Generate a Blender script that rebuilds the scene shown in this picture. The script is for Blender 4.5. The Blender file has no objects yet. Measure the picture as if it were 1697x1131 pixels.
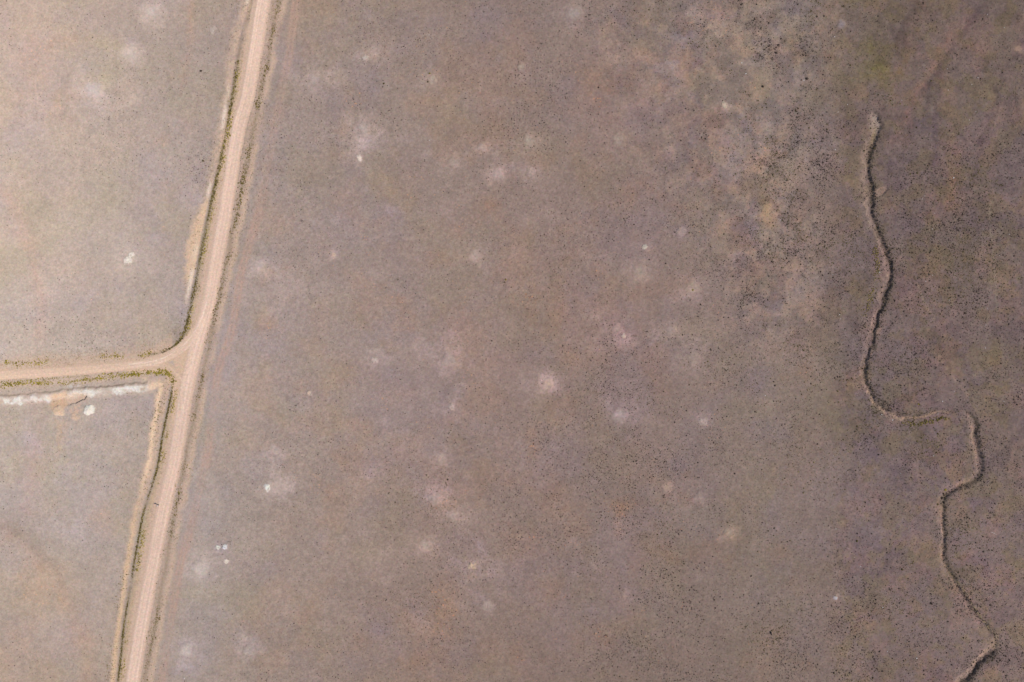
import bpy, bmesh, math, random
import numpy as np
from mathutils import Vector

# ------------------------------------------------------------------ camera, sky, sun, exposure
S = 0.22                                   # metres per photo pixel (1697 x 1131 photo)
W_PX, H_PX = 1697.0, 1131.0
CAM_H = 260.0
scene = bpy.context.scene
cam_d = bpy.data.cameras.new("camera")
cam = bpy.data.objects.new("camera", cam_d)
scene.collection.objects.link(cam)
cam.location = (0, 0, CAM_H)
cam.rotation_euler = (0, 0, 0)
cam_d.sensor_width = 36.0
cam_d.lens = 18.0 / ((W_PX * S / 2) / CAM_H)
cam_d.clip_start = 1.0
cam_d.clip_end = 20000.0
scene.camera = cam

SUN_EL = math.radians(46)
sun_h = Vector((0.94, -0.34)).normalized()  # horizontal direction towards the sun
world = bpy.data.worlds.new("World")
scene.world = world
world.use_nodes = True
wn = world.node_tree.nodes; wl = world.node_tree.links
wn.clear()
sky = wn.new("ShaderNodeTexSky"); sky.sky_type = 'NISHITA'; sky.sun_disc = False
sky.sun_elevation = SUN_EL
sky.sun_rotation = math.atan2(sun_h.x, sun_h.y)
bg = wn.new("ShaderNodeBackground"); bg.inputs[1].default_value = 0.10
out = wn.new("ShaderNodeOutputWorld")
wl.new(sky.outputs[0], bg.inputs[0]); wl.new(bg.outputs[0], out.inputs[0])
sd = bpy.data.lights.new("sun", 'SUN'); sd.energy = 3.4; sd.angle = math.radians(0.53)
sd.color = (1.0, 0.93, 0.84)
sun = bpy.data.objects.new("sun", sd); scene.collection.objects.link(sun)
sdir = Vector((sun_h.x * math.cos(SUN_EL), sun_h.y * math.cos(SUN_EL), math.sin(SUN_EL)))
sun.rotation_euler = sdir.to_track_quat('Z', 'Y').to_euler()
sun.location = (150, -60, 200)
scene.view_settings.view_transform = 'Standard'
scene.view_settings.look = 'None'
scene.view_settings.gamma = 1.0
scene.view_settings.exposure = 0.0
K = np.array((0.98, 0.98, 0.98))            # sunlit display value of a white flat sheet, per channel

rng = np.random.default_rng(7)
random.seed(7)
COL = scene.collection

# ------------------------------------------------------------------ small helpers
def P(px, py):
    return ((px - W_PX / 2) * S, (H_PX / 2 - py) * S)

def lin(c):
    c = np.asarray(c, dtype=float) / 255.0
    return np.where(c <= 0.04045, c / 12.92, ((c + 0.055) / 1.055) ** 2.4)

# rough soil throws more sunlight straight back at the sun's side: how bright a sheet of it shows, place by place in the frame
LIT = [np.array(c) for c in ([-0.184, -0.434, -0.144, -0.158, -0.033, 0.034, -0.077], [-0.215, -0.426, -0.137, -0.166, -0.01, 0.047, -0.067], [-0.188, -0.379, -0.117, -0.152, -0.005, 0.077, -0.074])]
def lit(px, py, c):
    x = (np.clip(px, 0, 1697) - 848) / 848; y = (np.clip(py, 0, 1131) - 565) / 848; k = LIT[c]
    return np.exp(k[0] + k[1] * x + k[2] * y + k[3] * x * x + k[4] * x * y + k[5] * y * y + k[6] * x ** 3)
def alb(r, g, b, at=(300, 565)):
    """base colour that shows as this value on level ground in full sun at that place"""
    return np.clip(lin((r, g, b)) / K / np.array([lit(at[0], at[1], c) for c in range(3)]), 0.004, 0.78)

_tab = {}
def vnoise(x, y, scale, seed):
    t = _tab.get(seed)
    if t is None:
        t = _tab[seed] = np.random.default_rng(1000 + seed).random((256, 256))
    u = x / scale + 37.13 * seed; v = y / scale + 91.7 * seed
    iu = np.floor(u).astype(np.int64); iv = np.floor(v).astype(np.int64)
    fu = u - iu; fv = v - iv
    fu = fu * fu * (3 - 2 * fu); fv = fv * fv * (3 - 2 * fv)
    a = t[iu & 255, iv & 255]; b = t[(iu + 1) & 255, iv & 255]
    c = t[iu & 255, (iv + 1) & 255]; d = t[(iu + 1) & 255, (iv + 1) & 255]
    return (a * (1 - fu) + b * fu) * (1 - fv) + (c * (1 - fu) + d * fu) * fv

def fbm(x, y, scale, seed, octv=4, gain=0.55):
    s = 0; a = 1.0; tot = 0
    for k in range(octv):
        ca, sa = math.cos(0.6 * k + seed), math.sin(0.6 * k + seed)
        s = s + a * vnoise(x * ca - y * sa, x * sa + y * ca, scale / 2 ** k, seed * 7 + k)
        tot += a; a *= gain
    return s / tot

def sst(a, b, x):
    t = np.clip((x - a) / (b - a), 0, 1)
    return t * t * (3 - 2 * t)

def spline(pts, n=10):
    p = np.array(pts, float)
    q = np.vstack([2 * p[0] - p[1], p, 2 * p[-1] - p[-2]])
    o = []
    for i in range(1, len(q) - 2):
        for k in range(n):
            t = k / n
            a, b, c, d = q[i - 1], q[i], q[i + 1], q[i + 2]
            o.append(0.5 * (2 * b + (c - a) * t + (2 * a - 5 * b + 4 * c - d) * t * t + (3 * b - a - 3 * c + d) * t ** 3))
    o.append(q[-2])
    return np.array(o)

def world_pts(pts, n=10):
    p = spline(pts, n)
    return np.stack([(p[:, 0] - W_PX / 2) * S, (H_PX / 2 - p[:, 1]) * S], 1)

# ------------------------------------------------------------------ the lines of the place (photo pixels)
MAIN_ROAD = [(500, -400), (466, -160), (436, 0), (423, 80), (409, 160), (393, 220), (379, 310), (360, 420), (343, 510), (327, 566),
             (309, 640), (299, 700), (287, 770), (269, 848), (252, 940), (237, 1020), (219, 1131), (194, 1290), (150, 1560)]
SIDE_ROAD = [(-500, 660), (-160, 634), (0, 622), (85, 617), (212, 606), (262, 597), (292, 582), (318, 560), (335, 535), (350, 480)]
FLARE = [(215, 607), (258, 606), (280, 614), (292, 632), (297, 660), (296, 700)]
DITCH_N = [(450, -150), (417, 0), (406, 42), (393, 99), (384, 160), (373, 225), (361, 282), (347, 344), (336, 397), (327, 443),
           (321, 476), (314, 508), (305, 548), (295, 568), (273, 582), (246, 586)]
DITCH_S = [(258, 620), (278, 621), (286, 632), (280, 666), (272, 701), (265, 741), (259, 776), (250, 806), (237, 848), (225, 910), (212, 988),
           (204, 1038), (195, 1123), (172, 1280)]
VERGE_E = [(486, -150), (463, 3), (458, 21), (454, 42), (448, 71), (444, 99), (434, 141), (419, 223), (412, 255), (405, 294), (398, 326),
           (391, 367), (384, 388), (380, 420), (372, 445), (365, 485), (355, 528), (350, 558), (345, 581), (337, 616), (327, 663), (320, 701),
           (312, 731), (304, 778), (297, 816), (287, 863), (277, 925), (267, 978), (260, 1023), (252, 1065), (242, 1118), (222, 1260)]
TRACK_E = [(510, -150), (491, 0), (485, 57), (477, 106), (468, 150), (451, 238), (442, 291), (430, 350), (412, 410), (400, 455), (385, 545),
           (362, 616), (352, 691), (342, 761), (330, 816), (320, 863), (305, 913), (292, 978), (282, 1043), (268, 1131), (250, 1280)]
WHITE_BANK = [(-160, 668), (-60, 663), (0, 663), (42, 660), (81, 657), (127, 650), (161, 648), (212, 643), (244, 641), (262, 636)]
GULLY = [(1450, 195), (1453, 213), (1448, 235), (1440, 256), (1441, 283), (1443, 309), (1445, 330), (1445, 347), (1453, 373), (1463, 400), (1473, 428),
         (1478, 453), (1471, 480), (1460, 508), (1450, 545), (1446, 562), (1439, 590), (1434, 611), (1437, 635), (1444, 656), (1459, 674), (1480, 687),
         (1503, 694), (1529, 692), (1549, 686), (1569, 684), (1591, 683), (1608, 688), (1616, 703), (1617, 726), (1624, 753), (1625, 778), (1614, 796),
         (1592, 806), (1572, 815), (1563, 830), (1563, 849), (1564, 893), (1563, 923), (1572, 948), (1594, 983), (1617, 1020), (1642, 1048), (1651, 1068),
         (1640, 1084), (1620, 1104), (1600, 1129), (1570, 1170), (1550, 1260)]

# ------------------------------------------------------------------ the height field grid: fine in and round the frame, coarse to the horizon
STEP = 0.32
def axis(half):
    core = np.arange(-half, half + STEP / 2, STEP)
    o = [core[-1]]; st = 1.0
    while o[-1] < 6000:
        o.append(o[-1] + st); st *= 1.32
    o = np.array(o[1:])
    return np.concatenate([-o[::-1] - 0.0, core, o])
gx = axis(214.0); gy = axis(150.0)
X, Y = np.meshgrid(gx, gy)                      # rows follow y
NY, NX = X.shape
PX = X / S + W_PX / 2; PY = H_PX / 2 - Y / S

def polyfield(wp, reach):
    """signed distance (positive on the walker's left) and distance walked, in metres, near a line"""
    D = np.full(X.shape, 1e4); U = np.full(X.shape, 1e4); V = np.zeros(X.shape)
    run = 0.0
    for a, b in zip(wp[:-1], wp[1:]):
        e = b - a; L = math.hypot(*e)
        if L < 1e-6: continue
        i0, i1 = np.searchsorted(gx, [min(a[0], b[0]) - reach, max(a[0], b[0]) + reach])
        j0, j1 = np.searchsorted(gy, [min(a[1], b[1]) - reach, max(a[1], b[1]) + reach])
        if i1 > i0 and j1 > j0:
            xs = X[j0:j1, i0:i1] - a[0]; ys = Y[j0:j1, i0:i1] - a[1]
            t = np.clip((xs * e[0] + ys * e[1]) / (L * L), 0, 1)
            dx = xs - t * e[0]; dy = ys - t * e[1]
            d = np.hypot(dx, dy)
            s = np.where(e[0] * dy - e[1] * dx >= 0, 1.0, -1.0)
            m = d < D[j0:j1, i0:i1]
            D[j0:j1, i0:i1][m] = d[m]; U[j0:j1, i0:i1][m] = (s * d)[m]; V[j0:j1, i0:i1][m] = (run + t * L)[m]
        run += L
    return U, V

uR, vR = polyfield(world_pts(MAIN_ROAD), 16)      # walking south: left (+) is the east side
uS, vS = polyfield(world_pts(SIDE_ROAD), 9)       # walking east: left (+) is the north side
uF, vF = polyfield(world_pts(FLARE), 8)
uN, vN = polyfield(world_pts(DITCH_N), 9)         # walking south
uD, vD = polyfield(world_pts(DITCH_S), 9)
uE, vE = polyfield(world_pts(VERGE_E), 9)
uT, vT = polyfield(world_pts(TRACK_E), 6)
uW, vW = polyfield(world_pts(WHITE_BANK), 8)      # walking east
uG, vG = polyfield(world_pts(GULLY), 9)           # walking south

# ------------------------------------------------------------------ colours
col = np.zeros(X.shape + (3,))
KX = np.array([-200, 0, 170, 340, 460, 640, 848, 1060, 1272, 1480, 1697, 1900], float)
KY = np.array([-100, 0, 280, 566, 850, 1131, 1230], float)
R0 = [  # displayed red, green, blue of the plain, row by row
 [(205,182,167),(204,180,165),(194,174,162),(180,162,152),(170,150,140),(163,143,132),(154,135,125),(147,129,119),(138,123,112),(123,107,97),(116,100,92),(112,97,89)],
 [(205,182,167),(203,179,164),(192,172,160),(179,161,151),(169,150,140),(162,143,132),(154,135,125),(147,129,119),(139,124,113),(124,108,98),(117,101,93),(112,97,89)],
 [(202,180,166),(200,178,164),(193,174,162),(178,161,152),(170,152,143),(163,145,135),(156,136,126),(149,129,120),(141,125,114),(125,108,100),(118,102,94),(113,97,90)],
 [(199,179,167),(197,178,166),(190,172,161),(178,161,153),(170,152,144),(165,146,137),(158,137,128),(149,129,120),(142,125,115),(126,110,103),(119,103,96),(114,98,91)],
 [(186,168,157),(184,166,155),(182,165,155),(176,160,151),(169,151,141),(162,142,132),(154,134,124),(146,127,118),(139,123,113),(126,110,104),(121,105,99),(116,100,94)],
 [(180,157,142),(179,156,141),(177,157,145),(170,153,144),(164,145,135),(156,136,126),(149,129,119),(141,123,113),(135,119,109),(125,109,103),(121,105,98),(116,100,94)],
 [(178,155,140),(177,154,139),(175,155,143),(169,151,142),(163,143,133),(155,135,125),(147,127,117),(139,121,111),(133,117,107),(124,108,102),(120,104,97),(116,100,94)]]
R0 = np.array(R0, float)
for c, d in enumerate(((1, -7.5, -7, -8, -7), (-.5, -9, -8.5, -9, -8), (-1, -8, -6, -5.5, -5))): R0[:, :, c] += np.interp(KX, (0, 640, 1280, 1470, 1700), d)
wx = 22 * (fbm(X, Y, 30, 3, 3) - 0.5) * 2; wy = 22 * (fbm(X, Y, 30, 4, 3) - 0.5) * 2
qx = np.clip(PX + wx, -199, 1899); qy = np.clip(PY + wy, -99, 1229)
ix = np.clip(np.searchsorted(KX, qx) - 1, 0, len(KX) - 2); iy = np.clip(np.searchsorted(KY, qy) - 1, 0, len(KY) - 2)
fx = (qx - KX[ix]) / (KX[ix + 1] - KX[ix]); fy = (qy - KY[iy]) / (KY[iy + 1] - KY[iy])
for c in range(3):
    r = R0[:, :, c]
    v = (r[iy, ix] * (1 - fx) + r[iy, ix + 1] * fx) * (1 - fy) + (r[iy + 1, ix] * (1 - fx) + r[iy + 1, ix + 1] * fx) * fy
    col[:, :, c] = lin(v) / K[c] / lit(PX, PY, c)
del qx, qy, ix, iy, fx, fy

def mul(mask, m):
    for c in range(3):
        col[:, :, c] *= 1 + mask * (m[c] - 1)
def to(mask, rgb, at=(300, 565)):
    a = alb(*rgb, at)
    for c in range(3):
        col[:, :, c] += (a[c] - col[:, :, c]) * mask

MAUVE = (0.97, 0.985, 1.11); ORANGE = (1.16, 1.0, 0.82); OLIVE = (0.97, 1.005, 0.84); PINK = (1.08, 0.97, 0.97)
PALE = (1.27, 1.27, 1.29); DARK = (0.78, 0.77, 0.77); ROSE = (1.20, 1.02, 0.97); WHITE = (1.62, 1.62, 1.62)
KIND = dict(mauve=MAUVE, orange=ORANGE, olive=OLIVE, pink=PINK, pale=PALE, dark=DARK, rose=ROSE, white=WHITE)
farE = sst(330, 470, PX)
calm = 1 - 0.55 * sst(1150, 1450, PX)
# broad soil tints: lilac clay, rusty loam, olive sward, with uneven edges
n = fbm(X, Y, 22, 11, 6, 0.66); mul(sst(0.48, 0.66, n) * 0.50, MAUVE)
n = fbm(X, Y, 18, 12, 6, 0.68); mul(sst(0.52, 0.68, n) * (0.12 + 0.14 * farE) * calm ** 1.6, ORANGE)
n = fbm(X, Y, 20, 13, 6, 0.66); mul(sst(0.50, 0.68, n) * 0.36, OLIVE)
n = fbm(X, Y, 11, 14, 6, 0.68); mul(sst(0.52, 0.70, n) * 0.18 * calm, PINK)
lum = 1 + (fbm(X, Y, 12, 15, 6, 0.7) - 0.5) * 0.24
lum *= 1 + (fbm(X, Y, 2.6, 16, 4, 0.75) - 0.5) * 0.17
lum *= 1 + (fbm(X, Y, 0.85, 17, 2, 0.8) - 0.5) * (0.30 + 0.08 * farE)
for c in range(3): col[:, :, c] *= lum
dither = np.clip(0.62 + 2.4 * (fbm(X, Y, 3.2, 22, 5, 0.75) - 0.5) + 0.3, 0.1, 1.6)
# mottled belt of bare tan pans between thickets, and the rougher purple-brown flat that starts east of it
def belt_at(px, py, n):
    b = 0
    for (a, c, rx, ry) in ((1180, 90, 200, 150), (1220, 230, 165, 120), (1265, 370, 105, 130), (1310, 60, 80, 110), (1290, 490, 90, 90), (1120, 120, 80, 70)):
        b = np.maximum(b, np.exp(-(((px - a) / rx) ** 2 + ((py - c) / ry) ** 2) ** 1.5))
    return b, n
belt_n = fbm(X, Y, 5.5, 23, 5, 0.66); belt, _b = belt_at(PX, PY, belt_n)
m = belt * sst(0.50, 0.62, belt_n)
for c, k in enumerate((1.17, 1.16, 1.11)): col[:, :, c] *= 1 + m * (k - 1) * 1.25
m = belt * sst(0.46, 0.60, fbm(X, Y, 6, 24, 5, .66)) * .4; mul(m, ROSE)
m = belt * sst(0.50, 0.60, fbm(X, Y, 6, 27, 5, .66)) * .7; mul(m, MAUVE)
m = belt * (1 - sst(0.38, 0.48, belt_n)); mul(m * 0.7, (0.82, 0.81, 0.84))
fl_edge = np.interp(PY, [-100, 0, 100, 250, 350, 450, 560, 700, 800, 900, 1000, 1131], [1400, 1398, 1385, 1378, 1372, 1352, 1372, 1386, 1395, 1372, 1405, 1440])
flat_ = sst(-26, 26, PX - fl_edge + 130 * (fbm(X, Y, 14, 25, 5, .64) - .5)) * np.interp(PY, [600, 760, 900, 1131], [1, .75, .4, .25])
mul(flat_, (0.905, 0.892, 0.895)); mul((1 - flat_) * sst(1180, 1330, PX) * 0.8, (1.05, 1.04, 1.02))
n = fbm(X, Y, 2.0, 26, 4, .75) - .5
for c in range(3): col[:, :, c] *= 1 + flat_ * n * 0.44
n = fbm(X, Y, 7.0, 28, 5, .66); fl_m = sst(1360, 1410, PX); mul(fl_m * sst(.5, .62, n) * .9, (.88, .865, .91)); n = fbm(X, Y, 6.0, 29, 5, .66); mul(fl_m * sst(.48, .60, n), (1.0, 1.01, .86)); n = fbm(X, Y, 8.0, 30, 5, .66); mul(fl_m * sst(.52, .64, n) * .85, (1.14, 1.07, 1.05))
edge = (fbm(X, Y, 5.0, 21, 6, 0.72) - 0.5) * 2.2

# patches that the photo shows: px, py, rx, ry, kind, strength
PATCH = [(a, b, c, d, 'pale', .22) for a, b, c, d in ((735,815,26,18),(770,860,20,14),(690,905,24,16),(850,935,18,14),(640,930,26,16),(1010,560,24,16),(1090,545,24,18),(1175,550,20,16),(1060,690,20,14),(880,640,20,16),(700,590,24,18),(760,560,20,14),(690,230,24,16),(620,230,30,20),(580,210,20,16),(840,275,26,14),(900,300,20,12),(560,130,24,14),(500,130,24,18),(480,800,20,14),(800,960,30,20),(760,1000,24,16),(700,1040,20,14),(930,700,24,16),(980,520,20,14),(640,80,24,16))] + [
 (219,92,16,15,'pale',.5),(150,155,26,22,'pale',.5),(155,160,40,30,'mauve',.6),(252,22,16,14,'pale',.55),(130,105,26,18,'mauve',.8),(185,72,26,14,'olive',.9),
 (174,138,12,18,'olive',.9),(217,68,16,12,'mauve',.7),(60,95,50,60,'orange',.35),(95,60,45,40,'orange',.35),(60,175,50,40,'orange',.35),(30,240,60,40,'mauve',.4),
 (215,165,14,12,'pale',.3),(290,205,20,14,'mauve',.6),(317,40,8,40,'orange',.6),(290,130,14,6,'orange',.5),(268,235,14,10,'orange',.6),(270,320,22,28,'orange',.5),
 (325,290,26,20,'mauve',1),(325,292,20,15,'dark',.7),(315,328,22,18,'mauve',1),(38,350,22,90,'rose',.4),(60,440,14,60,'rose',.5),(70,500,20,30,'rose',.5),(150,240,60,30,'orange',.25),
 (217,428,26,26,'pale',.35),(272,378,12,10,'orange',.7),(268,420,12,18,'orange',.45),(230,398,10,8,'orange',.5),(250,400,14,18,'mauve',.6),(200,395,14,14,'mauve',.5),
 (160,470,60,40,'orange',.3),(110,500,60,30,'mauve',.5),(190,520,80,40,'orange',.3),(300,560,30,16,'dark',.4),(290,520,40,40,'mauve',.4),(60,590,60,10,'orange',.4),(230,575,30,12,'orange',.5),
 (55,700,22,50,'mauve',.9),(58,790,22,60,'rose',.5),(20,720,20,60,'olive',.5),(110,700,22,6,'orange',.5),(105,725,8,26,'orange',.6),(150,760,40,40,'olive',.4),(225,690,14,24,'rose',.5),
 (210,770,20,60,'orange',.35),(155,835,30,20,'orange',.4),(170,870,34,24,'orange',.55),(105,890,40,34,'mauve',.45),(110,880,20,20,'pale',.2),(30,870,30,26,'dark',.5),(60,905,20,18,'dark',.45),(85,935,16,16,'dark',.4),(75,960,50,50,'orange',.6),(130,1010,26,60,'rose',.6),
 (145,1080,12,50,'rose',.55),(55,1020,40,50,'orange',.4),(100,1035,26,20,'mauve',.6),(165,1000,22,40,'mauve',.5),(40,1080,50,30,'orange',.4),(120,1110,30,18,'mauve',.5),(10,960,12,20,'pale',.35),
 (596,262,20,18,'pale',.4),(606,95,18,14,'pale',.45),(620,130,24,26,'mauve',.8),(606,212,20,18,'pale',.5),(618,240,22,20,'mauve',.8),(524,130,26,24,'pale',.35),(535,150,30,16,'mauve',.5),
 (716,128,16,14,'pale',.45),(730,130,14,12,'mauve',.6),(800,245,14,10,'pale',.5),(800,250,12,8,'rose',.6),(752,268,16,16,'pale',.4),(825,290,14,14,'pale',.5),(879,285,12,12,'pale',.5),(860,285,40,16,'mauve',.8),
 (878,232,18,14,'pale',.55),(870,120,26,20,'mauve',.6),(953,20,24,18,'pale',.4),(925,25,30,20,'mauve',.7),(805,25,30,16,'mauve',.8),(807,62,12,10,'mauve',.9),(787,425,18,16,'pale',.5),(785,428,16,12,'rose',.4),(430,442,14,12,'pale',.45),
 (440,420,26,20,'mauve',.6),(440,478,30,30,'pale',.18),(640,350,24,16,'mauve',.8),(648,348,8,6,'pale',.35),(672,270,26,30,'mauve',.4),(665,300,36,40,'orange',.4),(560,130,16,22,'rose',.3),(590,165,20,18,'orange',.4),(565,205,14,30,'rose',.45),
 (710,165,22,10,'orange',.5),(745,70,24,20,'orange',.35),(650,45,30,30,'dark',.25),(813,340,10,8,'orange',1),(985,130,34,30,'orange',.75),(990,165,24,14,'orange',.5),(1050,45,24,14,'rose',.5),(1010,45,20,14,'orange',.35),(905,20,50,12,'olive',.3),
 (720,430,24,16,'orange',.55),(760,385,18,12,'orange',.6),(665,405,18,16,'orange',.6),(715,435,16,14,'dark',.3),(665,505,24,16,'orange',.9),(675,535,26,20,'orange',.75),(545,400,30,20,'rose',.35),(553,423,6,5,'pale',.6),(530,530,16,40,'orange',.55),(440,540,14,30,'orange',.55),(490,500,30,30,'pale',.15),
 (737,540,30,24,'mauve',.7),(743,597,26,22,'pale',.45),(735,590,36,30,'mauve',.5),(621,595,18,14,'pale',.35),(633,615,22,14,'mauve',.6),(749,675,14,12,'pale',.45),(745,660,24,22,'mauve',.6),(732,760,14,14,'pale',.4),
 (560,610,30,36,'orange',.55),(650,660,40,24,'orange',.5),(520,650,26,34,'orange',.5),(600,700,30,14,'orange',.45),(580,745,26,40,'orange',.55),(640,750,24,14,'rose',.6),(575,705,14,8,'pale',.2),(459,745,22,14,'pale',.4),(455,760,26,16,'mauve',.5),(455,805,20,18,'pale',.55),(470,810,30,22,'mauve',.5),
 (610,775,26,22,'mauve',.9),(612,788,10,8,'pale',.35),(545,820,10,12,'orange',.7),(722,825,18,16,'pale',.4),(720,815,30,20,'mauve',.6),(750,853,16,14,'pale',.4),(745,850,26,16,'rose',.3),(706,903,16,14,'pale',.5),(782,937,22,16,'pale',.5),(770,945,34,26,'mauve',.7),(810,1003,14,14,'pale',.5),(805,1000,26,20,'mauve',.7),
 (770,905,40,24,'mauve',.7),(475,870,30,24,'orange',.35),(540,870,20,10,'orange',.4),(735,985,24,20,'orange',.75),(740,1040,22,34,'orange',.9),(725,1010,14,18,'orange',.7),(810,1075,22,24,'orange',.6),(690,1095,24,20,'orange',.6),(600,1065,26,20,'orange',.5),(500,1015,30,22,'orange',.45),(470,1000,40,40,'mauve',.3),(625,1045,22,14,'mauve',1),(580,1100,24,16,'mauve',1),(690,1010,30,20,'mauve',.6),(500,1085,30,20,'mauve',.6),
 (330,943,28,26,'pale',.42),(345,955,34,24,'mauve',.6),(367,905,18,12,'mauve',.7),(372,918,24,16,'mauve',.5),(308,1075,20,22,'pale',.5),(305,1080,34,34,'mauve',.6),(412,1075,16,14,'pale',.45),(410,1060,26,30,'mauve',.8),(375,1085,22,30,'orange',.35),(300,1110,30,20,'mauve',.7),
 (910,635,14,16,'pale',.7),(905,635,30,20,'mauve',.5),(920,648,26,24,'rose',.5),(955,600,30,20,'orange',.4),(940,580,20,10,'orange',.5),(1025,548,14,10,'rose',.9),(1030,550,12,10,'pale',.3),(1030,545,34,24,'mauve',.5),(1027,688,18,16,'pale',.45),(1025,690,30,24,'mauve',.5),(1070,410,8,6,'pale',.6),(1078,416,10,8,'orange',.5),(1059,450,20,16,'pale',.45),(1130,383,18,16,'mauve',.7),(1127,386,8,7,'pale',.5),(910,355,16,10,'pale',.35),(970,360,14,14,'mauve',.8),
 (1148,478,26,22,'pale',.45),(1145,475,14,12,'orange',.3),(1140,487,44,34,'mauve',.4),(1113,545,18,14,'pale',.35),(1150,592,22,20,'pale',.3),(1165,698,10,8,'pale',.5),(1160,690,22,14,'mauve',.6),(1045,330,10,22,'orange',.65),(1050,390,10,20,'orange',.5),(985,455,12,12,'orange',.6),(885,470,12,40,'orange',.5),(880,420,20,24,'orange',.45),(860,490,24,30,'orange',.4),(925,515,14,26,'orange',.5),(1020,455,60,40,'olive',.3),
 (1160,825,12,14,'rose',.7),(1105,808,14,18,'rose',.8),(1110,800,10,10,'orange',.6),(1130,825,24,14,'orange',.7),(1025,845,24,16,'orange',.9),(1027,868,14,20,'orange',.9),(1025,872,10,12,'pale',.3),(1207,883,14,12,'pale',.6),(1120,770,24,12,'mauve',.7),(1040,835,40,12,'orange',.6),(880,770,12,60,'orange',.5),(920,800,12,30,'orange',.4),(890,720,20,24,'orange',.45),(1060,740,34,14,'orange',.3),(870,905,40,30,'orange',.5),
 (1000,1050,34,24,'rose',.55),(1000,1055,30,20,'orange',.5),(958,1060,16,20,'orange',.5),(855,1085,14,28,'orange',.7),(1115,1065,10,12,'rose',.6),(1060,960,40,40,'mauve',.7),(990,1020,40,18,'mauve',.9),(1085,1010,26,20,'mauve',.6),(1160,880,40,20,'mauve',.5),(1050,1025,22,12,'rose',.6),(1040,985,8,8,'pale',.5),(990,941,8,6,'pale',.6),(937,843,8,6,'orange',.8),(935,1010,14,10,'pale',.2),(905,985,40,24,'orange',.45),(1230,1070,40,30,'olive',.4),(1180,930,34,20,'mauve',.6),(1235,890,14,40,'dark',.3),(1115,925,14,12,'orange',.7),
 (1256,635,20,30,'mauve',.9),(1285,715,24,22,'mauve',1),(1290,945,24,22,'mauve',1),(1255,720,22,40,'mauve',.8),(1275,860,26,30,'mauve',.8),(1255,660,12,26,'dark',.25),(1270,670,12,10,'pale',.3),(1380,645,30,90,'olive',.6),(1330,700,24,50,'olive',.5),(1335,615,16,14,'orange',.8),(1300,625,10,8,'orange',.7),(1310,780,14,14,'orange',.6),(1280,785,12,14,'orange',.6),(1345,780,8,14,'orange',.45),(1300,915,16,12,'orange',.7),(1385,990,8,7,'pale',.5),(1386,998,12,9,'rose',.8),(1385,1060,22,40,'orange',.4),(1335,1105,22,14,'orange',.6),(1300,1000,30,60,'olive',.45),(1470,1020,22,24,'orange',.45),(1515,1095,30,24,'olive',.45),(1390,870,30,14,'olive',.5),(1400,900,60,60,'mauve',.45),(1460,960,60,50,'mauve',.5),(1560,1125,26,16,'pink',.9),
 (1025,230,26,22,'pale',.25),(1020,80,30,20,'pale',.2),(1130,35,14,12,'rose',.9),(1150,35,18,16,'pale',.35),(1205,30,14,26,'rose',.6),(1255,60,14,14,'rose',1),(1255,62,10,10,'pale',.25),(1200,80,40,30,'pale',.25),(1160,105,12,8,'rose',.8),(1200,173,10,9,'pale',.6),(1190,200,24,22,'rose',.7),(1150,190,24,10,'rose',.4),(1130,70,40,26,'mauve',.9),(1220,200,30,24,'mauve',.5),(1215,235,30,26,'mauve',.7),(1262,225,10,40,'orange',.4),(1268,240,10,34,'pale',.3),(1255,275,14,16,'rose',.5),(1205,310,24,12,'rose',.7),(1205,360,26,18,'rose',.6),(1205,362,16,12,'pale',.25),(1180,285,12,10,'rose',.7),
 (1255,310,30,30,'olive',.7),(1268,370,14,60,'olive',.9),(1240,340,20,20,'mauve',.7),(1250,390,22,22,'mauve',.7),(1250,355,24,9,'pale',.2),(1245,440,24,14,'rose',.6),(1260,470,30,20,'olive',.6),(1225,270,30,12,'mauve',.7),(1340,235,40,46,'mauve',1),(1345,265,26,24,'pale',.14),(1365,120,20,26,'rose',.9),(1375,95,12,20,'rose',.7),(1400,45,20,14,'mauve',.9),(1395,40,7,7,'pale',.5),(1383,24,4,4,'pale',.6),(1385,15,16,20,'rose',.5),
 (1450,105,36,44,'olive',1.3),(1455,100,26,30,'olive',1),(1460,40,24,20,'olive',.5),(1440,60,34,60,'olive',.5),(1500,30,40,40,'dark',.35),(1540,20,30,20,'dark',.4),(1530,15,30,14,'rose',.4),(1495,90,14,40,'pink',.7),(1560,80,26,60,'rose',.5),(1520,150,16,30,'rose',.7),(1495,190,24,16,'rose',.6),(1590,60,20,14,'dark',.5),(1575,90,16,24,'dark',.6),(1555,130,12,20,'dark',.55),(1615,80,20,14,'rose',.7),(1640,85,24,14,'orange',.4),(1688,80,9,8,'rose',1),(1688,82,8,7,'pale',.6),(1530,215,24,24,'mauve',.9),(1580,225,9,30,'rose',.7),(1578,285,18,18,'rose',.7),(1600,180,30,20,'mauve',.4),(1640,150,9,24,'olive',1),(1637,160,7,16,'pale',.25),
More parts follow.
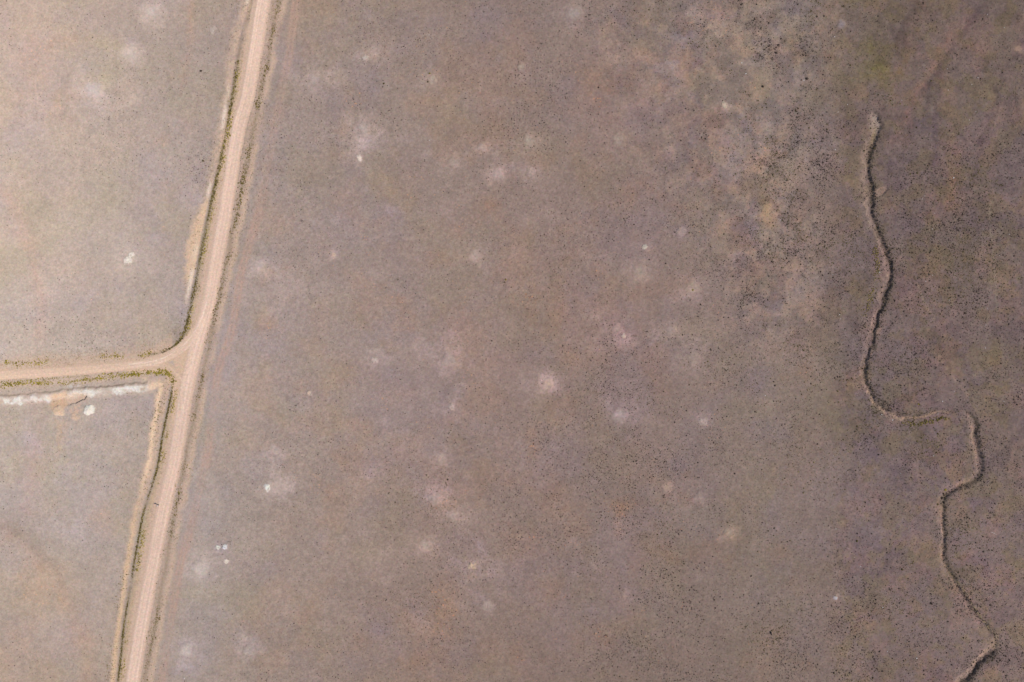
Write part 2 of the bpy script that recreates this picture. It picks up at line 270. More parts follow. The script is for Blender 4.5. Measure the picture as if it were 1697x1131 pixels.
 (1430,225,14,20,'olive',.6),(1420,290,22,20,'olive',.8),(1425,300,10,36,'rose',.7),(1480,250,30,20,'mauve',.5),(1370,300,22,40,'pale',.14),(1310,340,24,40,'mauve',.6),(1290,310,14,12,'rose',.5),(1630,320,20,20,'olive',.6),(1560,330,30,40,'pink',.4),(1640,440,8,70,'pale',.12),(1395,690,40,26,'olive',.2),(1405,640,26,24,'pink',.8),(1480,600,50,60,'mauve',.6),(1560,700,60,30,'mauve',.3),(1520,650,24,20,'pink',.7),(1620,630,14,40,'mauve',.8),(1555,600,24,60,'rose',.4),(1660,600,30,60,'olive',.5),(1480,770,70,30,'mauve',.4),(1560,770,40,30,'pink',.5),(1340,450,40,60,'olive',.2),(1510,480,40,50,'pink',.5),(1590,540,30,40,'pink',.4),(1680,450,30,120,'mauve',.4),(1630,940,30,40,'mauve',.35),(1600,930,30,10,'pink',.6),(1675,950,16,20,'rose',.5),(1530,1000,40,40,'mauve',.5),(1495,985,8,12,'dark',.55),(1440,760,20,30,'mauve',.4),(1480,830,60,10,'rose',.3),
]
pr_ = np.random.default_rng(77)
for _ in range(110):                            # the many small faded mounds nobody digs in any more
    a = pr_.normal(800, 260); b = pr_.uniform(20, 1110); q = pr_.uniform(4, 10)
    if 400 < a < 1360: PATCH.append((a, b, q, q * pr_.uniform(.75, 1.1), 'pale', pr_.uniform(.12, .30))); PATCH.append((a + pr_.normal(0, 6), b + pr_.normal(0, 6), q * 2, q * 1.7, 'mauve', pr_.uniform(.1, .3)))
for (a, b, rx, ry, kind, st) in PATCH:
    if kind == 'pale': rx, ry, st = rx * 1.45, ry * 1.45, st * 1.55
    if kind in ('orange', 'rose'): st *= (0.60 if kind == 'orange' else .35) if a < 1150 else 0.5
    x0, y0 = P(a, b); wx_, wy_ = rx * S, ry * S
    i0, i1 = np.searchsorted(gx, [x0 - 2.4 * wx_, x0 + 2.4 * wx_]); j0, j1 = np.searchsorted(gy, [y0 - 2.4 * wy_, y0 + 2.4 * wy_])
    if i1 <= i0 or j1 <= j0: continue
    r = np.hypot((X[j0:j1, i0:i1] - x0) / wx_, (Y[j0:j1, i0:i1] - y0) / wy_) + edge[j0:j1, i0:i1] * 0.9
    m = st * (0.95 if kind in ('pale', 'white') else 0.66) * (1 - sst(0.15, 1.5, r)) * dither[j0:j1, i0:i1]
    k = KIND[kind]
    for c in range(3):
        col[j0:j1, i0:i1, c] *= 1 + m * (k[c] - 1)

# speckle controls for the soil material: R dark tufts, G rusty crumbs, B pale stones / bare
spk = np.zeros(X.shape + (3,))
n = fbm(X, Y, 14, 31, 4, 0.6)
spk[:, :, 0] = np.clip(0.18 + 0.55 * sst(300, 1500, PX) + 1.5 * (n - 0.5), 0, 1)
n = fbm(X, Y, 12, 32, 4, 0.6)
spk[:, :, 1] = sst(0.52, 0.75, n) * (0.35 + 0.4 * farE) * (1 - 0.6 * sst(1200, 1400, PX))
for (a, b, rx, ry, kind, st) in PATCH:
    if kind != 'orange': continue
    x0, y0 = P(a, b); wx_, wy_ = rx * S, ry * S
    i0, i1 = np.searchsorted(gx, [x0 - 2.2 * wx_, x0 + 2.2 * wx_]); j0, j1 = np.searchsorted(gy, [y0 - 2.2 * wy_, y0 + 2.2 * wy_])
    r = np.hypot((X[j0:j1, i0:i1] - x0) / wx_, (Y[j0:j1, i0:i1] - y0) / wy_) + edge[j0:j1, i0:i1]
    spk[j0:j1, i0:i1, 1] = np.clip(spk[j0:j1, i0:i1, 1] + 0.9 * st * (1 - sst(0.3, 1.4, r)), 0, 1)
spk[:, :, 2] = 0.25 * sst(1300, 1500, PX)

# ------------------------------------------------------------------ heights and the painted-on soils and shade of roads, ditches, banks, gully
Z = 0.55 * (fbm(X, Y, 60, 41, 3) - 0.5) + 0.10 * (fbm(X, Y, 9, 42, 3) - 0.5)
Z += 0.07 * (fbm(X, Y, 1.1, 43, 3, 0.7) - 0.5)
nz = fbm(X, Y, 3.0, 51, 4, 0.65) - 0.5
nf = fbm(X, Y, 1.2, 52, 3, 0.7) - 0.5
rough_w = np.clip(0.5 + 2.0 * nz, 0, 1)
px_ = S
# eastern verge and the old two-rut track
ev = uE / px_
m = sst(-24, -14, ev + nz * 8) * (1 - sst(4, 17, ev + nz * 14)); to(m * (0.50 + 0.3 * sst(.3, .7, nf * 1.6 + nz + .5)), (194, 166, 149))
m = np.exp(-((ev - 10 + nz * 6) / 4.5) ** 2) * sst(0.35, 0.6, fbm(vE, uE * 0.3, 14, 53, 2)); to(m * 0.65, (208, 178, 156))
m = np.exp(-((ev + nz * 4) / 3.2) ** 2); to(m * 0.40, (140, 122, 98))
m = np.exp(-((ev - 19 + nz * 8) / 5.0) ** 2) * 0.4; to(m * .5, (165, 150, 143))
tv = uT / px_
fadeT = 0.35 + 0.65 * sst(0.35, 0.62, fbm(vT, uT * 0.0, 26, 54, 2))
m = (np.exp(-((tv - 3 + nz * 3) / 2.2) ** 2) + np.exp(-((tv + 4 + nz * 3) / 2.2) ** 2)) * fadeT * sst(0.3, 0.55, nf + 0.5)
to(np.clip(m, 0, 1) * 0.50, (199, 161, 143))
m = (1 - sst(4, 12, np.abs(tv) + nz * 10)) * fadeT; to(m * 0.35, (188, 155, 140))
Z -= 0.05 * np.clip(np.exp(-((tv - 3) / 2) ** 2) + np.exp(-((tv + 4) / 2) ** 2), 0, 1)
# western verge between road and ditches, banks beyond the ditches
rv = uR / px_
verge = (1 - sst(20, 27, -rv + nz * 5)) * (rv < 0.5) * (np.abs(rv) < 60)
to(verge * (0.6 + 0.35 * sst(.3, .7, nf * 1.6 + .5)), (202, 173, 152))
dn = uN / px_                                    # negative = west
inN = sst(-200, -60, PY) * (1 - sst(540, 575, PY))
bw = np.interp(PY[:, :1], [-60, 60, 200, 300, 345, 400, 440, 480, 520], [18, 19, 15, 14, 16, 24, 20, 14, 3]) * np.ones_like(dn)
bank_n = sst(2.0, 5.5, -dn) * (1 - sst(bw - 7, bw + 5, -dn + nz * 18 + nf * 6)) * (1 - sst(495, 525, PY))
to(bank_n * 0.88 * np.clip(0.42 + 0.5 * sst(0.3, 0.7, nz + 1.6 * nf + 0.5), 0, 1), (206, 177, 156))
m = bank_n * sst(320, 350, PY) * (1 - sst(455, 480, PY)); to(m * 0.75, (218, 186, 158))
m = bank_n * (np.exp(-((-dn - 7) / 3.5) ** 2)) * sst(0.45, 0.62, fbm(vN, uN, 9, 55, 3)); to(m * 0.8, (226, 206, 192))
Z += 0.22 * bank_n * (0.8 + nz) + 0.10 * nf * bank_n
ditch_n = np.exp(-((dn + nz * 2) / 1.9) ** 2) * (0.35 + 0.65 * sst(90, 130, PY)) * np.clip(0.8 + 2.2 * (fbm(vN, uN * 0, 4, 63, 3) - .5), .3, 1) * (1 - sst(570, 590, PY))
Z -= 0.34 * np.exp(-(dn / 3.2) ** 2)
to(ditch_n * 0.80, (118, 104, 66))
m = np.exp(-((dn - 5 + nz * 4) / 4) ** 2) * 0.5 * sst(80, 130, PY); to(m * .8, (182, 157, 122))
dd = uD / px_
south = sst(618, 632, PY)
bws = np.interp(PY[:, :1], [630, 660, 690, 741, 800, 850, 910, 990, 1131], [26, 26, 24, 22, 20, 17, 17, 15, 14]) * np.ones_like(dd)
bank_s = sst(2.0, 5.5, -dd) * (1 - sst(bws - 6, bws + 3.5, -dd + nz * 15 + nf * 6)) * south * (dd < 0)
to(bank_s * (0.50 - 0.12 * sst(790, 860, PY) + 0.36 * sst(.3, .7, nf * 1.8 + nz + .5)), (204, 174, 152))
m = bank_s * np.exp(-((-dd - bws + 7 + nz * 6) / 4.0) ** 2) * (1 - sst(770, 850, PY)); to(m * 0.9, (231, 200, 172))
m = bank_s * np.exp(-((-dd - bws + 6 + nz * 5) / 4.0) ** 2) * sst(800, 880, PY); to(m * 0.7, (222, 188, 154))
Z += (0.22 - 0.08 * sst(780, 860, PY)) * bank_s * (0.8 + nz) + 0.12 * nf * bank_s
ditch_s = np.exp(-((dd + nz * 2) / 1.9) ** 2) * np.clip(0.8 + 2.2 * (fbm(vD, uD * 0, 4, 64, 3) - .5), .25, 1) * sst(616, 626, PY)
Z -= 0.38 * np.exp(-(dd / 3.0) ** 2) * sst(616, 630, PY)
to(ditch_s * 0.60, (122, 106, 74))
m = np.exp(-((dd - 7 + nz * 4) / 5.5) ** 2) * south; to(m * 0.45, (190, 163, 128))
# verges of the side road
sv = uS / px_
vn_ = (1 - sst(17, 34, sv + nz * 16)) * (sv > 0) * (PX < 285); to(vn_ * 0.66, (202, 172, 150))
vs_ = (1 - sst(18, 32, -sv + nz * 9)) * (sv < 0) * (PX < 262) * (np.abs(sv) < 60); to(vs_ * 0.75, (198, 172, 154))
Z += 0.16 * np.exp(-((sv - 15) / 4) ** 2) * (PX < 240) + 0.14 * np.exp(-((-sv - 13) / 3) ** 2) * (PX < 240)
# white spoil bank south of the side road
wv = uW / px_                                   # + north
scal = fbm(X, Y * 0.35, 1.9, 56, 3, 0.6) - 0.5                       # fans of tipped soil, side by side
lump = 0.75 + 1.5 * scal
wb = (1 - sst(6.0, 9.5, np.abs(wv - 1.0) + scal * 9 + nz * 4)) * (1 - sst(246, 258, PX))
Z += np.clip(1 - np.abs(wv - 2.5) / 10.5, 0, 1) * (1 - sst(246, 258, PX)) * 1.05 * np.clip(lump, 0.2, 1.4) + wb * nf * 0.6
to((1 - sst(9, 15, np.abs(wv) + nz * 8)) * (PX < 262) * 0.75, (194, 172, 158))
to((1 - sst(4, 9, np.abs(wv + 2.5) + nz * 12 + nf * 6)) * (1 - sst(240, 252, PX)) * .55 * np.clip(.6 + 3 * nz + 2 * nf, 0, 1), (212, 198, 188))
seg = np.interp(PX, [-300, 30, 46, 52, 80, 90, 108, 118, 155, 166, 184, 190, 240, 252], [1, 1, .2, .55, .8, .15, .15, 1, 1, .4, .45, 1, 1, .5])
soft = sst(-10, -5.0, wv + scal * 13 + nf * 3) * (1 - sst(0.0, 5.0, wv + nz * 6 - scal * 9)) * (1 - sst(240, 252, PX))
to(np.clip(soft * seg * (0.95 + 1.4 * scal + 3.2 * nf + 1.6 * nz), 0, 1), (216, 207, 200))
m = (1 - sst(2, 7, np.abs(wv + 2) + nz * 7)) * np.exp(-((PX - 97) / 16) ** 2); to(m * 0.85, (224, 188, 158))
m = (1 - sst(4, 8, np.abs(wv + 1) + nz * 6)) * np.exp(-((PX - 256) / 9) ** 2); to(m * 0.8, (222, 192, 168))
m = np.exp(-((PX - 130) / 30) ** 2) * np.exp(-((PY - 640) / 4) ** 2) * sst(0.42, 0.58, nf + nz * .5 + 0.5); to(m * 0.7, (210, 200, 193))
crest_shade = np.exp(-((wv - 7.0 + nz * 5 - scal * 5) / 1.4) ** 2) * (PX < 246); to(crest_shade * 0.62 * (0.6 + rough_w), (134, 116, 102))  # shade of the bank's north face, painted as a dark line
# dug pit and its rubble
x0, y0 = P(119, 662)
a_ = math.radians(12)
rx_ = ((X - x0) * math.cos(a_) + (Y - y0) * math.sin(a_)) / (24 * S); ry_ = (-(X - x0) * math.sin(a_) + (Y - y0) * math.cos(a_)) / (9.0 * S)
rp = np.hypot(rx_, ry_) + nz * 1.3 + nf * .4
pit = 1 - sst(0.82, 1.0, rp)
to((1 - sst(0.9, 1.6, rp)) * 0.6 * np.clip(.7 + 2 * nf, .2, 1), (203, 176, 156)); to(pit * 0.8 * np.clip(.65 + 1.6 * nz + 2.4 * nf, 0, 1), (205, 178, 158))
Z -= .7 * pit * (0.55 + 0.75 * sst(-0.9, 0.9, rx_))
Z += pit * 0.22 * nf
x1, y1 = P(126, 683)
rr = np.hypot((X - x1) / (13 * S), (Y - y1) / (14 * S)) + nz * 0.7
m = (1 - sst(0.6, 1.15, rr)); to(m * 0.7 * sst(0.30, 0.55, nf + 0.5), (208, 174, 152)); Z += m * 0.25 * np.clip(nf + 0.35, 0, 1)
x1, y1 = P(95, 672)
rr = np.hypot((X - x1) / (16 * S), (Y - y1) / (12 * S)) + nz * 0.7
m = (1 - sst(0.6, 1.15, rr)); to(m * 0.6, (204, 168, 136))

# gully: gentle bank on the walker's right, steep cut on the left, rounded head; pale and dark reaches follow one another
gv = uG / px_
along = vG
_gw = world_pts(GULLY); _gs = np.concatenate([[0], np.cumsum(np.hypot(*np.diff(_gw, axis=0).T))])
def walked(a, b):
    x, y = P(a, b); return _gs[np.argmin(np.hypot(_gw[:, 0] - x, _gw[:, 1] - y))]
REACH = [(1450,195,.25,.5,9),(1448,235,.3,.6,8),(1441,283,.2,.75,6.5),(1445,330,.2,.8,6.5),(1453,373,.25,.6,5.5),(1473,428,.6,.75,6),(1471,480,.7,.85,6),(1450,545,.6,.75,6),(1434,611,.75,.65,6),(1437,640,.8,.6,6),(1459,674,.2,.35,6),
 (1503,694,.3,.5,7),(1569,684,.3,.4,6),(1591,683,.05,.05,4),(1612,695,.8,.6,6),(1617,726,.9,.65,6.5),(1625,778,.7,.5,6.5),(1592,806,.55,.6,6.5),(1563,830,.5,.55,6),(1563,880,.7,.55,5.5),(1563,923,.5,.55,5.5),(1594,983,.35,.4,5.5),(1642,1048,.3,.35,6),(1651,1068,.9,.45,7),(1640,1084,.5,.8,7.5),(1600,1129,.55,.95,8),(1550,1260,.5,.9,8)]
ra_ = np.array([walked(q[0], q[1]) for q in REACH])
paleA = np.interp(along, ra_, [q[2] for q in REACH]) * np.clip(0.75 + 2.2 * (fbm(along, along * 0, 4.0, 59, 3, .7) - .5), 0, 1.2); darkA = np.interp(along, ra_, [q[3] for q in REACH]); gw = 0.85 * np.interp(along, ra_, [q[4] for q in REACH])
gw = gw * (1 + 1.2 * (fbm(along, gv * S * 0.15, 3.5, 57, 3, 0.7) - 0.5))
gr = gv + nz * 9.5 + nf * 4.5 + 6.0 * (fbm(along, along * 0, 5.5, 58, 3, 0.6) - 0.5)
right = -gr
near = np.abs(gv) < 40
head_ = np.exp(-((PY - 200) / 24) ** 2)
prof = (1 - sst(0.1 * gw, 2.4 * gw, right)) * (1 - sst(0.25 * gw + 0.45 * gw * head_, 1.0 * gw, gr)) * near
Z -= (0.15 + 0.95 * darkA) * prof * (0.85 + 0.6 * nz)
GA = (1550, 600)
rough = np.clip(0.62 + 2.6 * nz + 1.5 * nf, 0.0, 1)
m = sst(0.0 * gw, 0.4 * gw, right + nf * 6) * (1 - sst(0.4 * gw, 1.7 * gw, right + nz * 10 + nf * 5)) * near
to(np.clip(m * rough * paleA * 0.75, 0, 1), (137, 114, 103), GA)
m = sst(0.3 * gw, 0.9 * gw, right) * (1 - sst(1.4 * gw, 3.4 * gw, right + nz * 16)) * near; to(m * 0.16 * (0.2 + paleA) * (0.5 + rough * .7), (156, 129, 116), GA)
m = sst(-0.25 * gw, 0.1 * gw, gr) * (1 - sst(0.9 * gw, 1.6 * gw, gr)) * near * (1 - 0.7 * head_); to(np.clip(m * 0.85 * darkA * (1.25 - 0.5 * rough), 0, 1), (84, 71, 62), GA)  # cut wall's shade deepened by a dark band in its soil colour
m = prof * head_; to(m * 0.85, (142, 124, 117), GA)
m = np.exp(-((gr - 1.05 * gw) / 1.6) ** 2) * head_ * (PY < 215) * near * sst(-2, 4, (PX - 1447)); to(m * 0.75, (62, 52, 50), GA)  # shade beneath the undercut head, painted on as a thin dark rim
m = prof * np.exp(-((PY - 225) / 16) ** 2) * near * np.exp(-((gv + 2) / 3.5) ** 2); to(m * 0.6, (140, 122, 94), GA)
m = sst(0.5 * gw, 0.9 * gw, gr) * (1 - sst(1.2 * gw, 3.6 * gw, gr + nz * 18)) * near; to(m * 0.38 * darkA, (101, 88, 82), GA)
# soil dragged down the outside of the first bends and the rubbly outer bank of the great bend
def streak(pts, w, rgb, st, lo=0.35, hi=0.6):
    st = st * 0.72
    u, v = polyfield(world_pts(pts, 6), 7)
    m = np.exp(-((np.abs(u) / S + nz * 4) / w) ** 2) * sst(lo, hi, nf + nz + 0.5)
    to(m * st, rgb, GA)
streak([(1436, 240), (1431, 275), (1429, 310), (1434, 345), (1441, 375)], 8, (140, 119, 109), .6, .3, .6)
streak([(1437, 645), (1448, 668), (1466, 682), (1492, 694), (1512, 693)], 3.2, (172, 140, 122), .85, .35, .6)
streak([(1497, 693), (1529, 692), (1547, 685), (1562, 682), (1572, 684)], 1.6, (160, 134, 116), .9, .15, .4)  # bare soil lip, painted paler to carry the sunlit wall's brightness
streak([(1460, 545), (1450, 560), (1440, 595), (1430, 612)], 3, (160, 130, 116), .5)
streak([(1608, 692), (1612, 705), (1612, 724), (1618, 745), (1620, 772)], 2.6, (158, 130, 115), .75, .3, .6)
streak([(1618, 780), (1608, 794), (1590, 802), (1572, 809)], 2.6, (156, 130, 112), .75, .3, .6)
streak([(1562, 835), (1562, 870), (1563, 905), (1562, 925), (1572, 950), (1590, 978)], 2.0, (160, 132, 116), .8, .3, .6)
streak([(1652, 1056), (1653, 1068), (1648, 1077)], 3.0, (172, 140, 120), .9, .2, .45)
streak([(1640, 1076), (1622, 1092), (1605, 1112)], 3.0, (158, 132, 112), .8)
streak([(1575, 950), (1595, 975), (1620, 1015), (1640, 1042)], 1.6, (158, 138, 96), .7)
streak([(1642, 330), (1640, 365), (1646, 420), (1650, 480), (1653, 520)], 1.4, (136, 121, 108), .55, .1, .4)
streak([(1520, 470), (1528, 492), (1535, 508), (1548, 530)], 2.2, (150, 128, 112), .6)
streak([(1556, 590), (1575, 620), (1592, 640), (1604, 655)], 2.6, (156, 132, 116), .55)
streak([(1604, 655), (1588, 690)], 2.4, (150, 124, 110), .3)
# alcove on the east side of the gully
x0, y0 = P(1459, 318); a_ = math.radians(30)
rx_ = ((X - x0) * math.cos(a_) + (Y - y0) * math.sin(a_)) / (15 * S); ry_ = (-(X - x0) * math.sin(a_) + (Y - y0) * math.cos(a_)) / (6.5 * S)
ra = np.hypot(rx_, ry_) + nz * 0.5
alc = 1 - sst(0.8, 1.0, ra); Z -= alc * 0.45 * sst(-1, .4, rx_); to(alc * 0.4, (150, 124, 114), GA)
# dry wash in the upper east: a shallow trough
for pts, w_, k_, dz in (([(1625, 20), (1595, 55), (1572, 85), (1556, 118), (1542, 145), (1534, 190)], 7, (0.76, 0.75, 0.83), .15), ([(1700, 70), (1668, 110), (1650, 165), (1630, 230), (1612, 300)], 7, (0.79, 0.78, 0.84), .1),
    ([(1560, 150), (1552, 210), (1548, 280), (1556, 350)], 5, (0.84, 0.82, 0.90), .08), ([(1605, 40), (1570, 70), (1535, 130), (1505, 190), (1480, 240)], 7, (1.20, 1.10, 1.06), 0), ([(1520, 5), (1500, 45), (1490, 90)], 9, (0.80, 0.80, 0.80), .08), ([(1590, 250), (1582, 300), (1570, 350)], 6, (1.16, 1.05, 1.02), 0)):
    wU, wV = polyfield(world_pts(pts, 8), 9)
    m = np.exp(-((wU / S + nz * 22 + nf * 5) / w_) ** 2) * np.clip(.7 + 2 * nz, .1, 1); mul(m, k_); Z -= dz * np.exp(-((wU / S) / 9) ** 2)

for pts, w_, k_ in (([(-30, 850), (25, 890), (70, 940), (108, 1000), (135, 1060), (150, 1131), (155, 1190)], 15, (1.06, 1.0, .96)), ([(-20, 870), (30, 880), (62, 910), (84, 940), (100, 965)], 11, (.88, .88, .88)), ([(60, 660), (58, 740), (50, 800), (40, 850)], 14, (1.04, .985, 1.0)),
    ([(95, 700), (102, 725), (90, 760)], 5, (1.08, 1.01, .94)), ([(10, 320), (35, 370), (55, 440), (68, 500), (66, 560)], 11, (1.06, .99, .97)), ([(316, -20), (317, 40), (312, 90), (300, 150)], 5, (1.07, 1.0, .96))):
    wU, wV = polyfield(world_pts(pts, 8), 10)
    mul(np.exp(-((wU / S + nz * 26 + nf * 6) / w_) ** 2) * np.clip(.75 + 2 * nz, .2, 1.2), k_)

# the roads themselves
core = 1 - sst(7.0, 12.5, np.abs(rv - 0.3) + nz * 2.5)
wide = (1 - sst(15, 19, -rv + nz * 3)) * (1 - sst(12.5, 15, rv + nz * 2.5))
wide = np.where(np.abs(rv) < 60, wide, 0)
side_l = np.interp(PX, [-400, 0, 212, 250, 330], [8.0, 8.0, 7.5, 8.5, 10.0])
sidem = 1 - sst(side_l - 1.2, side_l + 2.2, np.abs(sv) + nz * 2.4)
fl = uF / px_
flm = 1 - sst(9, 13, np.abs(fl) + nz * 3)
x0, y0 = P(303, 597)
tri = 1 - sst(0.8, 1.1, np.hypot((X - x0) / (17 * S), (Y - y0) / (26 * S)))
dirt = np.maximum(flm, tri)
to(np.clip(wide, 0, 1) * 0.95, (203, 174, 155))
to(dirt * 0.95, (207, 177, 154))
sc = 1 - sst(side_l * 0.55, side_l + 0.5, np.abs(sv) + nz * 2)
to(np.clip(sidem, 0, 1), (206, 176, 154)); to(sc * 0.85, (214, 185, 165))
to(core, (220, 190, 172))
for pts, w_, rgb, st in (([(215, 604), (262, 597), (296, 579), (321, 552), (338, 518), (350, 470)], 1.1, (234, 208, 194), .8), ([(215, 609), (262, 602), (298, 587), (325, 560), (340, 528)], 1.0, (232, 205, 190), .6), ([(240, 600), (275, 589), (303, 571), (323, 546)], 1.0, (196, 166, 146), .45),
    ([(238, 607), (268, 611), (288, 624), (297, 648), (299, 690)], 1.0, (196, 167, 148), .5), ([(228, 606), (262, 606), (290, 616), (306, 640)], 1.0, (230, 202, 186), .45), ([(272, 604), (289, 616), (302, 617), (312, 606), (318, 588)], .9, (192, 164, 146), .45), ([(276, 600), (291, 610), (303, 608), (312, 592)], .9, (194, 166, 148), .35),
    ([(336, 540), (324, 580), (314, 620), (306, 660), (298, 700)], 1.1, (234, 208, 194), .6), ([(329, 545), (319, 585), (310, 625), (301, 665)], 1.0, (196, 168, 150), .4)):
    u, v = polyfield(world_pts(pts, 8), 3)
    to(np.exp(-((np.abs(u) / S + nz * 1.5) / w_) ** 2) * st * np.clip(.8 + 2.5 * nf, .2, 1), rgb)
pt = fbm(vR, uR * 2.2, 13, 69, 4, .6) - .5
for c in range(3): col[:, :, c] *= 1 + np.clip(core, 0, 1) * pt * 0.16
roadm = np.clip(np.maximum.reduce([core, wide, sidem, dirt]), 0, 1)
Z = Z * (1 - roadm * 0.75)
Z += 0.16 * core - 0.05 * (1 - core) * wide + 0.12 * sc * (1 - core)
Z += 0.10 * np.exp(-((rv - 15.5) / 1.6) ** 2)       # windrow of gravel
for o_, a_l in ((-7.6, .75), (-2.6, .35), (1.8, .55), (7.4, .7), (13.0, .35)):
    m = np.exp(-((rv - o_ + nz * 1.2 + 2.4 * (fbm(vR, vR * 0 + 3 * o_, 30, 68, 2) - .5)) / 0.9) ** 2) * np.clip(.75 + 2.4 * (fbm(vR, vR * 0 + o_, 22, 65, 2) - .5), 0, 1.2); to(np.clip(m * a_l * .7, 0, 1), (231, 203, 189))
for c in range(3): spk[:, :, c] *= (1 - roadm)
for m in (bank_n, bank_s, wb, pit): spk[:, :, 0] *= (1 - 0.85 * np.clip(m, 0, 1))
col = np.clip(col, 0.01, 0.86)

# which object each face of the field belongs to
REG = ['ground', 'main_road', 'side_road', 'gully', 'roadside_ditch', 'roadside_ditch', 'spoil_bank', 'pit', 'vehicle_track', 'ditch_bank', 'ditch_bank']
reg = np.zeros(X.shape, np.int8)
reg[(np.abs(tv) < 8) & (PX > 250)] = 8
reg[bank_n > 0.5] = 9; reg[bank_s > 0.5] = 10
reg[(np.abs(dn) < 3.5) & (PY < 590)] = 4; reg[(np.abs(dd) < 3.5) & (PY > 622)] = 5
reg[(wb > 0.5)] = 6; reg[pit > 0.5] = 7
reg[(prof > 0.3) & near] = 3; reg[alc > 0.5] = 3
reg[(np.maximum(sidem, dirt) > 0.5)] = 2; reg[(np.maximum(wide, core) > 0.5) & (np.abs(rv) < 60)] = 1

lat = np.zeros(X.shape + (3,))                 # lateral / along metres for the road materials
isS = reg == 2
lat[:, :, 0] = np.where(isS, uS, uR); lat[:, :, 1] = np.where(isS, vS, vR)
mflare = isS & (np.abs(uF) < np.abs(uS)); lat[mflare, 0] = uF[mflare]; lat[mflare, 1] = vF[mflare]
lat[:, :, 2] = np.clip(np.maximum(core, np.maximum(sidem, dirt * .7)), 0, 1)

def bil(A, x, y):
    x = np.asarray(x, float); y = np.asarray(y, float)
    i = np.clip(np.searchsorted(gx, x) - 1, 0, NX - 2); j = np.clip(np.searchsorted(gy, y) - 1, 0, NY - 2)
    fx = (x - gx[i]) / (gx[i + 1] - gx[i]); fy = (y - gy[j]) / (gy[j + 1] - gy[j])
    if A.ndim == 3: fx = fx[..., None]; fy = fy[..., None]
    return (A[j, i] * (1 - fx) + A[j, i + 1] * fx) * (1 - fy) + (A[j + 1, i] * (1 - fx) + A[j + 1, i + 1] * fx) * fy

# ------------------------------------------------------------------ materials
def new_mat(name):
    m = bpy.data.materials.new(name); m.use_nodes = True
    nt = m.node_tree; nt.nodes.clear()
    o = nt.nodes.new("ShaderNodeOutputMaterial")
    return m, nt, o
def N(nt, kind, **kw):
    n = nt.nodes.new(kind)
    for k, v in kw.items(): setattr(n, k, v)
    return n
def math_(nt, op, a, b=None, c=None, clamp=False):
    n = N(nt, "ShaderNodeMath", operation=op); n.use_clamp = clamp
    for i, v in enumerate((a, b, c)):
        if v is None: continue
        if isinstance(v, (int, float)): n.inputs[i].default_value = v
        else: nt.links.new(v, n.inputs[i])
    return n.outputs[0]
def ramp(nt, x, lo, hi, a=0.0, b=1.0):
    n = N(nt, "ShaderNodeMapRange"); n.interpolation_type = 'SMOOTHSTEP'
    nt.links.new(x, n.inputs[0])
    for i, v in zip((1, 2, 3, 4), (lo, hi, a, b)): n.inputs[i].default_value = v
    return n.outputs[0]
def scalecol(nt, colr, fac):
    n = N(nt, "ShaderNodeVectorMath", operation='SCALE')
    nt.links.new(colr, n.inputs[0]); nt.links.new(fac, n.inputs[3]); return n.outputs[0]
def mixcol(nt, fac, a, b):
    n = N(nt, "ShaderNodeMix", data_type='RGBA')
    nt.links.new(fac, n.inputs[0]) if not isinstance(fac, float) else setattr(n.inputs[0], 'default_value', fac)
    for i, v in ((6, a), (7, b)):
        if isinstance(v, tuple): n.inputs[i].default_value = (*v, 1)
        else: nt.links.new(v, n.inputs[i])
    return n.outputs[2]
def noise(nt, vec, scale, detail=3, rough=0.6, dims='3D'):
    n = N(nt, "ShaderNodeTexNoise"); n.noise_dimensions = dims
    nt.links.new(vec, n.inputs['Vector']); n.inputs['Scale'].default_value = scale
    n.inputs['Detail'].default_value = detail; n.inputs['Roughness'].default_value = rough
    return n.outputs[0]

